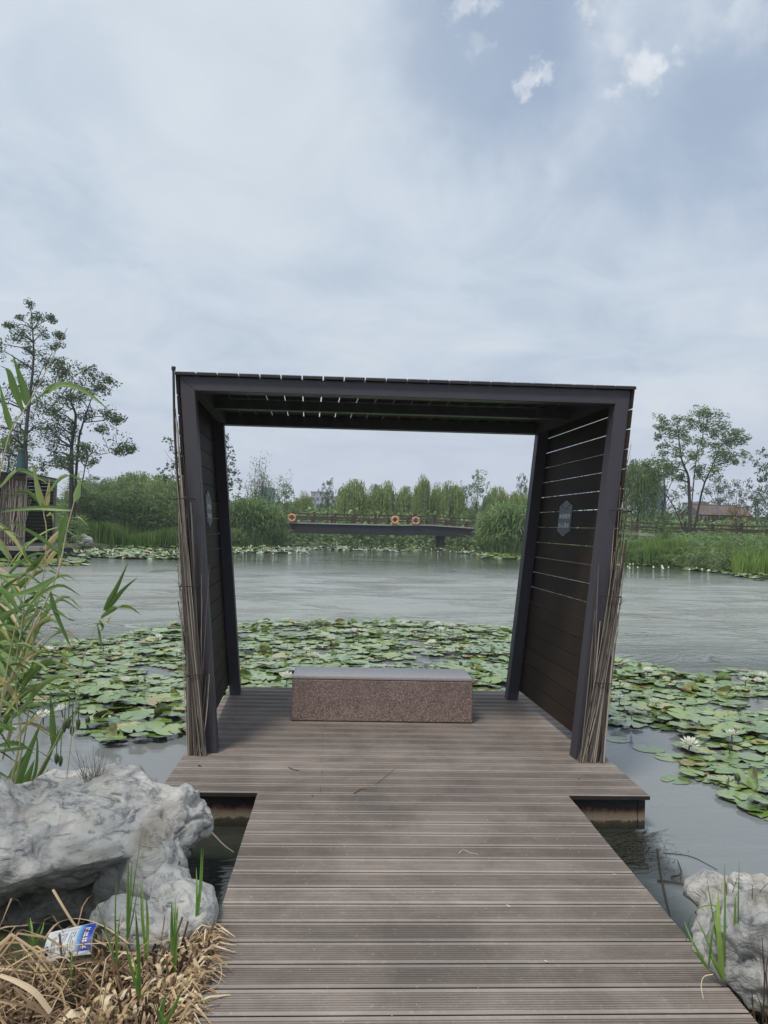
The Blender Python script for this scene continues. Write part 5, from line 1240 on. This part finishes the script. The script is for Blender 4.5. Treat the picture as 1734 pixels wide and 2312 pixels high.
for k_ in range(26):
    d = rn.uniform(2.5, 3.7); x0 = rn.uniform(-330, -5) if k_ % 2 else rn.uniform(-120, 40); y0 = 1790-120*(d-2.5)+rn.uniform(-40, 40); tx = x0+rn.uniform(20, 110); ty = rn.uniform(1250, 1500)
    if tx > 95: tx = rn.uniform(20, 95)
    st = [(x0, y0, d), ((x0*2+tx)/3+rn.uniform(-12, 12), y0+(ty-y0)*.35, d), ((x0+tx*2)/3+rn.uniform(-12, 12), y0+(ty-y0)*.7, d), (tx, ty, d)]
    lv = []
    for j in range(9):
        f = .2+.8*j/8; x = x0+(tx-x0)*f; y = y0+(ty-y0)*f; s = 1 if (j % 2 or x < 10) else -1; ln = rn.uniform(70, 150); r_ = rn.random(); dz = rn.uniform(-.25, .25)
        if rn.random() < .6: c = [(x, y, d), (x+s*ln*.35, y-ln*.5, d+dz*.5), (x+s*ln*.8, y-ln*.75, d+dz), (x+s*ln*1.2, y-ln*.55, d+dz)]
        else: c = [(x, y, d), (x+s*ln*.5, y-ln*.05, d+dz*.5), (x+s*ln*.9, y+ln*.2, d+dz)]
        mxx = max(q_[0] for q_ in c)
        if mxx > 185: c = [(q_[0]-(mxx-185)*(i_/3), q_[1], q_[2]) for i_, q_ in enumerate(c)]
        lv.append((c, rn.uniform(.010, .025), r_ if r_ < .85 else r_))
    reed('green reed with arching blades in the mass at the left edge', st, lv, .004, gl)
# broad flag-like leaves rising behind the huge boulder
th = thing('flag_plant', at(95, 1790, 4.1), 'broad leaved flag plant with hanging seed pods behind the huge boulder', 'plant'); mb = MB(); D = 4.1
for c, w_, v in (([(20, 1810, D), (60, 1710, D), (95, 1625, D)], .05, .15), ([(45, 1800, D), (60, 1760, D), (78, 1715, D)], .055, .2), ([(60, 1800, D), (105, 1720, D), (135, 1650, D), (200, 1575, D)], .024, .3), ([(120, 1690, D), (118, 1620, D), (112, 1565, D)], .035, .2),
                ([(120, 1690, D), (150, 1640, D), (190, 1590, D)], .018, .4), ([(0, 1700, D), (60, 1640, D), (120, 1585, D), (215, 1520, D)], .024, .25), ([(-60, 1720, D), (-20, 1735, D), (35, 1765, D)], .03, .3), ([(70, 1800, D), (95, 1765, D), (110, 1735, D)], .03, .5),
                ([(-40, 1700, D), (40, 1590, D), (110, 1560, D)], .02, .35), ([(60, 1790, D), (80, 1740, D), (84, 1680, D), (80, 1650, D)], .022, .1), ([(10, 1800, D), (30, 1740, D), (60, 1700, D)], .035, .3), ([(-30, 1560, 3.5), (0, 1500, 3.5), (20, 1380, 3.5)], .03, .4)):
    leaf_blade(mb, c, w_, v)
mb.build('foliage', M['reed_near'], th)
mb = MB()
mb.tube([at(60, 1800, D), at(100, 1720, D), at(122, 1685, D), at(150, 1620, D)], [.006, .006, .005, .003], 6); mb.build('stem', M['reed_stem'], th)
for (x, y) in ((128, 1700), (137, 1705), (146, 1628), (155, 1620), (163, 1636), (177, 1622)):
    ob = bpy.data.objects.new('seed_pod', budm); COL.objects.link(ob); ob.parent = th; q = at(x, y, D)-Vector(th.location); ob.location = q; ob.scale = (.03, .03, -.062)

# ------------------------------------------------------------------ straw litter and shoots
rs = random.Random(8); mb = MB(); mb2 = MB()
def straw_pt():
    while True:
        x = rs.uniform(-3.0, -.86); y = rs.uniform(1.5, 3.02); p = (x, y, -.06)
        if y > 2.90+.12*(x+2) and rs.random() < .93: continue
        return Vector((x, y, -.07+rs.random()*.05+max(0, .07*noise.noise((x*2, y*2, 1))+.03)))
for i in range(6000):
    b = straw_pt(); edge = b.x > -1.25+.1*noise.noise((b.x*5, b.y*5, 0)); az = rs.uniform(0, 6.28); ln = rs.uniform(.07, .28) if edge else rs.uniform(.10, .42); d = Vector((math.cos(az), math.sin(az), 0)); up = abs(rs.gauss(0, .22)); k_ = rs.random()
    if not edge and rs.random() < .35: continue
    if edge and k_ < .30:   # curled shavings near the path edge
        r = rs.uniform(.012, .034); pts = []; ax = Vector((-d.y, d.x, 0)); tr = rs.uniform(.7, 1.6)
        for q in range(9):
            t_ = q/8*6.28*tr*.8; rq = r*(1-.3*q/8); pts.append(b+Vector((0, 0, .03+rs.random()*.0))+d*rq*math.cos(t_)+Vector((0, 0, 1))*rq*math.sin(t_)+ax*q*.003)
        mb.ribbon(pts, [.008]+[rs.uniform(.010, .018)]*7+[.004], ax, 0, rs.uniform(.4, 1))
    elif k_ < .8:
        pts = [b, b+d*ln*.5+Vector((0, 0, ln*up+.02)), b+d*ln+Vector((rs.uniform(-.03, .03), rs.uniform(-.03, .03), ln*up*rs.uniform(-.2, .8)))]
        w_ = rs.choice((.003, .005, .007, .011)); mb.ribbon(curve_pts(pts, 5), [w_, w_, w_, w_*.8, w_*.3], None, 0, rs.random() if edge else rs.random()*.85, .3)
    else:
        h_ = rs.uniform(.03, .11); t_ = b+Vector((rs.gauss(0, .03), rs.gauss(0, .03), h_)); mb2.tube([b, t_], [.005, .004], 5, 0, rs.random())
for i in range(7000):
    b = straw_pt()+Vector((0, 0, -.03)); az = rs.uniform(0, 6.28); ln = rs.uniform(.05, .2); d = Vector((math.cos(az), math.sin(az), rs.uniform(-.1, .2)))
    mb2.ribbon([b, b+d*ln*.5, b+d*ln], [.004, .006, .002], None, 0, rs.random())
# hanging over the path edge
for i in range(420):
    y = rs.uniform(1.9, 3.1); b = Vector((PAL-rs.uniform(0, .08), y, -.03+rs.random()*.05)); d = Vector((rs.uniform(.2, 1), rs.uniform(-.7, .7), 0)).normalized(); ln = rs.uniform(.04, .14)
    q = b+d*ln; q.z = max(.004, b.z+rs.uniform(-.01, .03)); mid = (b+q)/2+Vector((0, 0, .03)); mb.ribbon([b, mid, q], [.004, .009, .002], None, 0, rs.uniform(.3, 1), .3)
straw = mb.build('straw_litter', M['straw']); tag(straw, 'tangled dry straw and reed litter heaped at the lower left beside the path', 'straw', None, 'stuff')
o2 = mb2.build('rotted_litter', M['strawdark']); tag(o2, 'dark rotted stubble under the straw at lower left', 'straw', None, 'stuff')
# long dry stems over the litter
def long_stem(label, ctrl, r=.004, nm='dry_straw', w_=None, v=.6, mt='straw'):
    mb = MB(); pts = curve_pts([at(*c) for c in ctrl], 16)
    if w_: mb.ribbon(pts, [w_*(1-.5*abs(i/15-.5)) for i in range(16)], None, 0, v, .35)
    else: mb.tube(pts, [r*(1-.4*i/15) for i in range(16)], 6, 0, v)
    o = mb.build(nm, M[mt], None, origin=pts[0]); return tag(o, label, 'dry stem')
long_stem('long dry stem lying level across the straw in front of the packet', [(0, 2195, 2.65), (100, 2145, 2.7), (240, 2130, 2.75), (330, 2132, 2.8), (400, 2120, 2.85)], .0055, w_=.011, v=.7)
long_stem('broken dry stalk leaning against the huge boulder', [(120, 2010, 3.1), (150, 2060, 3.0), (170, 2090, 2.95), (190, 2110, 2.9), (240, 2135, 2.85)], .0055, v=.7)
long_stem('arching dry stem over the packet', [(100, 2120, 2.85), (130, 2085, 2.9), (175, 2075, 2.9), (230, 2090, 2.85), (290, 2130, 2.75)], .004, w_=.009, v=.8)
long_stem('thick split dry leaf at the bottom left corner', [(0, 2200, 2.4), (40, 2215, 2.4), (80, 2240, 2.4), (115, 2285, 2.4)], .005, w_=.022, v=.85)
long_stem('twisted broad straw curl near the bottom of the straw', [(140, 2300, 2.45), (160, 2285, 2.45), (185, 2300, 2.45), (200, 2275, 2.4)], .005, w_=.03, v=1)
long_stem('thin dry loop of grass lying on the left edge of the path', [(470, 2185, 2.55), (495, 2175, 2.6), (500, 2200, 2.55), (490, 2225, 2.5), (455, 2240, 2.45)], .0015, v=.8)
long_stem('thin curved dry grass lying on the right edge of the path', [(1610, 2200, 2.55), (1590, 2205, 2.55), (1583, 2225, 2.5), (1588, 2255, 2.45)], .0018, v=.9)
# green shoots, each its own plant
def shoot(label, bx, by, d, tips, group=None, name='grass_shoot', mt='shoot'):
    b = at(bx, by, d); th = thing(name, b, label, 'grass shoot', group); mb = MB()
    for (tx, ty, w_, v) in tips:
        mx, my = (bx*.45+tx*.55)+R.uniform(-4, 4), by*.45+ty*.55
        pts = curve_pts([b, at(mx, my, d+R.uniform(-.02, .02)), at(tx, ty, d+R.uniform(-.05, .05))], 7); mb.ribbon(pts, [w_*.7, w_, w_, w_*.9, w_*.75, w_*.5, w_*.1], ax_x+c_f*R.uniform(-.5, .5), 0, v, .3)
    mb.build('blade', M[mt], th); return th
shoot('thick bright green shoot cluster nearest the path at lower left', 393, 2215, 2.75, [(388, 2035, .014, .35), (396, 2030, .014, .6), (402, 2045, .012, .5), (392, 2040, .010, .2)])
shoot('pair of thin tall green blades by the small rock', 442, 2110, 3.0, [(455, 1915, .009, .6), (459, 1915, .007, .7), (443, 1958, .009, .5)])
shoot('dark green forked shoot in the middle of the straw', 315, 2255, 2.5, [(306, 2055, .012, .1), (283, 2130, .011, .3), (300, 2160, .01, .8)])
shoot('slender feathery shoot in front of the boulder crease', 288, 2120, 2.85, [(298, 1940, .008, .55), (322, 1870, .004, .5), (290, 1945, .01, .4), (312, 1990, .006, .5)])
shoot('thin tall grass blade left of the feathery shoot', 264, 2190, 2.7, [(263, 1980, .007, .2), (215, 2030, .006, .3), (272, 2060, .006, .4)])
shoot('knotted green shoot right of the feathery shoot', 330, 2170, 2.75, [(322, 1985, .008, .8), (330, 2020, .012, .7), (318, 1990, .005, .6)])
shoot('thin green blade at the left of the straw', 160, 2235, 2.6, [(163, 2140, .006, .3), (159, 2150, .004, .5)])
shoot('pale variegated grass tuft at the foot of the boulder beside the packet', 75, 2140, 2.85, [(60, 2070, .009, .4), (68, 2072, .01, .8), (100, 2080, .008, .6), (55, 2100, .008, .5), (92, 2090, .01, .3)])
shoot('wide green blade at the bottom edge of the straw', 362, 2330, 2.35, [(375, 2245, .018, .5), (410, 2235, .012, .3), (350, 2260, .008, .4)])
for (bx, by, tips, lab) in ((1632, 2215, [(1622, 2012, .018, .9), (1636, 1948, .010, .6), (1572, 2070, .010, .8), (1600, 2150, .008, .5), (1596, 1985, .006, .2)], 'tallest bright green grass tuft in front of the right rock'),
                            (1668, 2230, [(1660, 2025, .016, .9), (1669, 1945, .007, .2), (1690, 2145, .012, .8), (1640, 2120, .008, .5), (1700, 2100, .008, .6)], 'yellow green grass tuft in the middle of the right rock'),
                            (1715, 2240, [(1734, 2070, .018, 1.), (1745, 2050, .012, .8), (1700, 2080, .008, .4), (1690, 2160, .01, .6)], 'grass tuft at the right edge in front of the rock'),
                            (1600, 2190, [(1545, 2080, .010, .7), (1620, 2045, .008, .4), (1560, 2140, .008, .8)], 'low leaning grass tuft by the right path edge')):
    shoot(lab, bx, by, 2.75, tips, None, 'grass_tuft')
long_stem('pale green arched grass blade over the right rock', [(1548, 2125, 2.9), (1560, 2065, 2.9), (1600, 2043, 2.9), (1660, 2055, 2.85), (1740, 2040, 2.8)], .004, 'long_grass', .010, .5, 'shoot')
mb = MB()
for i in range(1500):
    x = rs.uniform(1.0, 1.9); y = rs.uniform(1.9, 2.9); b = Vector((x, y, -.12+rs.random()*.03)); h_ = rs.uniform(.10, .45) if x > 1.03 else rs.uniform(.03, .1)
    mb.ribbon([b, b+Vector((rs.gauss(0, .02), rs.gauss(0, .02), h_*.6)), b+Vector((rs.gauss(0, .06), rs.gauss(0, .06), h_))], [.005, .005, .002], None, 0, rs.random()*.6)
tag(mb.build('dry_stubble', M['strawdark']), 'dark dry stubble between the right rock and the path', 'stubble', None, 'stuff')
# dry grass sprigs growing on top of the big boulder
mb = MB(); th = thing('dry_grass_sprig', at(205, 1778, 3.85), 'wispy dry grass sprigs growing on top of the huge boulder', 'dry grass')
for i in range(46):
    bx = rs.choice((200, 218)); b = at(bx+rs.uniform(-6, 6), 1782, 3.85); t_ = at(bx+rs.gauss(0, 22)+ (0 if bx > 210 else -14), rs.uniform(1672, 1750), 3.85+rs.uniform(-.08, .08)); mb.tube([b, (b+t_)/2+Vector((rs.gauss(0, .006), 0, 0)), t_], [.0016, .0012, .0005], 3, 0, rs.random())
mb.build('blade', M['stalk'], th)

# ------------------------------------------------------------------ packet
c0 = at(95, 2200, 2.95); ux = (at(245, 2135, 2.85)-at(110, 2165, 2.9)).normalized(); uy = (at(118, 2080, 3.0)-at(112, 2165, 2.9)).normalized(); un = ux.cross(uy).normalized(); uy = un.cross(ux)
org = at(104, 2180, 2.88); pk = thing('litter_packet', org, 'crumpled white and blue printed plastic packet leaning on the boulder in the straw', 'packet')
PWd, PHt = .205, .108
def PKp(u, v, lift=0):
    z = .016*math.sin(u*14)*math.sin(v*20+1)+.020*math.sin(u*7+1)+ .012*math.sin(v*30)
    return org+ux*u+uy*v+un*(z+.03*(v/PHt)**2*0+lift)
def pk_patch(nm, u0, u1, v0, v1, m_, lift, nu=20, nv=10):
    mb = MB(); vs = [PKp(u0+(u1-u0)*i/nu, v0+(v1-v0)*j/nv, lift) for j in range(nv+1) for i in range(nu+1)]
    mb.add(vs, [(j*(nu+1)+i, j*(nu+1)+i+1, (j+1)*(nu+1)+i+1, (j+1)*(nu+1)+i) for j in range(nv) for i in range(nu)]); return mb.build(nm, m_, pk, smooth=True)
pk_patch('film', 0, PWd, 0, PHt, M['packet'], 0); pk_patch('back_film', 0, PWd, 0, PHt, M['packet'], -.006)
m_, t, b, o = mat('blue_fade_print'); g_ = objco(t); dt = nd(t, 'ShaderNodeVectorMath', operation='DOT_PRODUCT'); t.links.new(g_, dt.inputs[0]); dt.inputs[1].default_value = tuple(ux)
c = ramp(t, mth(t, 'MULTIPLY', dt.outputs['Value'], 1/PWd), [(.66, (.60, .64, .68)), (.76, (.10, .30, .62)), (.85, (.02, .05, .40))]); t.links.new(c, b.inputs['Base Color']); b.inputs['Roughness'].default_value = .35
pk_patch('blue_print', .144, PWd, .012, PHt-.002, m_, .0012)
mb = MB(); rq = random.Random(2)
for cu in range(12):   # columns of illegible small print
    u = .038+cu*.0088; v = .084
    if cu in (3, 8): continue
    while v > .022:
        l_ = rq.uniform(.002, .005)
        if rq.random() < .85: mb.face([PKp(u, v, .0022), PKp(u+.0038, v, .0022), PKp(u+.0038, v-l_, .0022), PKp(u, v-l_, .0022)])
        v -= l_+.0018
for (a_, b2, c_, d_) in ((.032, .142, .094, .0953), (.032, .142, .012, .0133)):
    mb.add([PKp(a_+(b2-a_)*i/10, v, .002) for v in (c_, d_) for i in range(11)], [(i, i+1, i+12, i+11) for i in range(10)])
mb.build('small_print', M['ink'], pk)
mb = MB(); mb.face([PKp(.018+.011*math.cos(k_*.5236), .035+.017*math.sin(k_*.5236), .0024) for k_ in range(12)]); mb.build('oval_mark', M['blue'], pk)
mb = MB()
for q in range(4):
    for (a_, b2, w_, h_) in ((0, 0, .020, .003), (0, .008, .020, .003), (.004, -.004, .003, .016), (.013, -.003, .003, .014)):
        u = .172+a_; v = .022+q*.019+b2; mb.face([PKp(u, v, .003), PKp(u+w_, v, .003), PKp(u+w_, v+h_, .003), PKp(u, v+h_, .003)])
mb.build('bold_print', M['white'], pk)

# ------------------------------------------------------------------ small debris
def flake(px, py, z, r, m_, label, nm='fallen_leaf', cat='leaf', el=.45):
    p = on(px, py, z); mb = MB(); n = 9; a0 = R.random()*6
    top = [(p.x+math.cos(a0)*r*math.cos(k_*6.283/n)-math.sin(a0)*r*el*math.sin(k_*6.283/n), p.y+math.sin(a0)*r*math.cos(k_*6.283/n)+math.cos(a0)*r*el*math.sin(k_*6.283/n), p.z+.002+.15*r*abs(math.cos(k_*6.283/n))) for k_ in range(n)]
    mb.add(top+[(p.x, p.y, p.z+.002)], [(k_, (k_+1) % n, n) for k_ in range(n)])
    return tag(mb.build(nm, m_, None, origin=(p.x, p.y, p.z)), label, cat)
flake(1307, 1757, 0, .022, M['dead'], 'curled reddish leaf on the platform near the right reed bundle')
flake(451, 1730, 0, .018, M['dark'], 'dark scrap on the platform in front of the left post')
flake(706, 1797, 0, .012, M['dark'], 'small dark scrap at the front edge of the platform')
flake(1148, 2047, 0, .013, M['benchpale'], 'pale dry flower on the path left of centre at mid length', 'dry_flower', 'dry flower')
flake(1388, 1976, 0, .012, M['benchpale'], 'tiny pale chip near the right edge of the path')
flake(1233, 2172, 0, .010, M['benchpale'], 'tiny pale chip lying right of centre near the camera')
flake(778, 1912, 0, .008, M['benchpale'], 'tiny pale chip on the left half of the path')
def twig(lab, ctrl, r, m_, nm='twig'):
    mb = MB(); pts = curve_pts([on(x, y, z) for x, y, z in ctrl], 10); mb.tube([p+Vector((0, 0, r)) for p in pts], [r*(1-.5*i/9) for i in range(10)], 5); tag(mb.build(nm, m_, None, origin=pts[0]), lab, 'twig')
twig('short dark twig on the platform left of the path', [(652, 1734, 0), (664, 1739, 0), (676, 1741, 0)], .003, M['dark'])
twig('thin pale curved twig in the middle of the platform', [(848, 1772, 0), (870, 1755, 0), (893, 1735, 0)], .0015, M['stalk'])
twig('knotted brown twig at the front edge of the platform', [(800, 1792, 0), (815, 1783, 0), (830, 1782, 0)], .005, M['dead'])
twig('kinked pale twig lying across the middle of the path', [(1036, 1928, 0), (1046, 1920, 0), (1060, 1926, 0), (1080, 1930, 0)], .0025, M['benchpale'])
for lab, c in (('dark stick floating right of the path, the long one', [(1484, 1920, WZ), (1495, 1990, WZ+.01), (1513, 2070, WZ)]), ('bent dark stick floating left of the right rock', [(1515, 1982, WZ), (1538, 1975, WZ+.02), (1530, 1945, WZ+.01)]), ('thin curved stem floating above the right rock', [(1498, 1927, WZ), (1560, 1935, WZ), (1620, 1965, WZ)]),
               ('dark stick floating beside the bent one', [(1484, 1990, WZ), (1515, 1993, WZ), (1545, 1999, WZ)]), ('slanting pale stem in the water under the platform at left', [(478, 1882, WZ), (505, 1910, WZ), (528, 1927, WZ)])):
    twig(lab, c, .006 if 'thin' not in lab else .003, M['dark'] if 'pale' not in lab else M['stalk'], 'floating_stick')
mb = MB(); rz = random.Random(6)
for i in range(160):
    px, py = rz.gauss(1475, 30), rz.gauss(1925, 22); p = on(px, py, WZ+.005); r = rz.uniform(.002, .007); a_ = rz.random()*6
    mb.face([(p.x+r*math.cos(a_), p.y+r*math.sin(a_), p.z), (p.x+r*math.cos(a_+2), p.y+r*math.sin(a_+2), p.z), (p.x+r*math.cos(a_+4), p.y+r*math.sin(a_+4), p.z+.003)])
for i in range(150):   # drowned grass caught under the platform corner
    p = on(rz.uniform(1330, 1470), rz.uniform(1880, 1950), WZ+.004); a_ = rz.gauss(.3, .5); l_ = rz.uniform(.05, .2)
    mb.ribbon([p, p+Vector((math.cos(a_)*l_*.5, math.sin(a_)*l_*.5, .006)), p+Vector((math.cos(a_)*l_, math.sin(a_)*l_, 0))], [.004, .005, .002], Vector((-math.sin(a_), math.cos(a_), 0)), 0)
tag(mb.build('floating_debris', M['dark']), 'dark floating scraps and drowned grass by the right platform corner', 'debris', None, 'stuff')
mb = MB()
for i in range(260):
    x = rz.uniform(PAL+.05, PAR-.05) ; y = rz.uniform(2.2, 4.7) if i % 3 else rz.uniform(4.7, 7.5); r = rz.uniform(.001, .0035); a_ = rz.random()*6
    mb.add([(x+r*math.cos(a_), y+r*math.sin(a_), .001), (x+r*math.cos(a_+2), y+r*math.sin(a_+2), .001), (x+r*math.cos(a_+4), y+r*math.sin(a_+4), .001), (x, y, .0015+r)], [(0, 1, 3), (1, 2, 3), (2, 0, 3)])
tag(mb.build('deck_crumbs', M['benchpale']), 'tiny pale crumbs scattered on the boards', 'crumbs', None, 'stuff')

# ------------------------------------------------------------------ air
HAZE_D = .0009
mb = MB(); mb.box(-470, 470, -80, 460, -6, 45); hz = mb.mesh('haze', bpy.data.materials.new('thin_summer_haze')); hz.materials[0].use_nodes = True
t = hz.materials[0].node_tree; t.nodes.remove(t.nodes['Principled BSDF']); v_ = t.nodes.new('ShaderNodeVolumePrincipled'); v_.inputs['Color'].default_value = (.86, .91, 1, 1); v_.inputs['Density'].default_value = HAZE_D; v_.inputs['Anisotropy'].default_value = .2
t.links.new(v_.outputs[0], t.nodes['Material Output'].inputs['Volume']); ho = bpy.data.objects.new('haze', hz); COL.objects.link(ho); tag(ho, 'thin pale summer haze over the whole pond', 'haze', None, 'stuff')
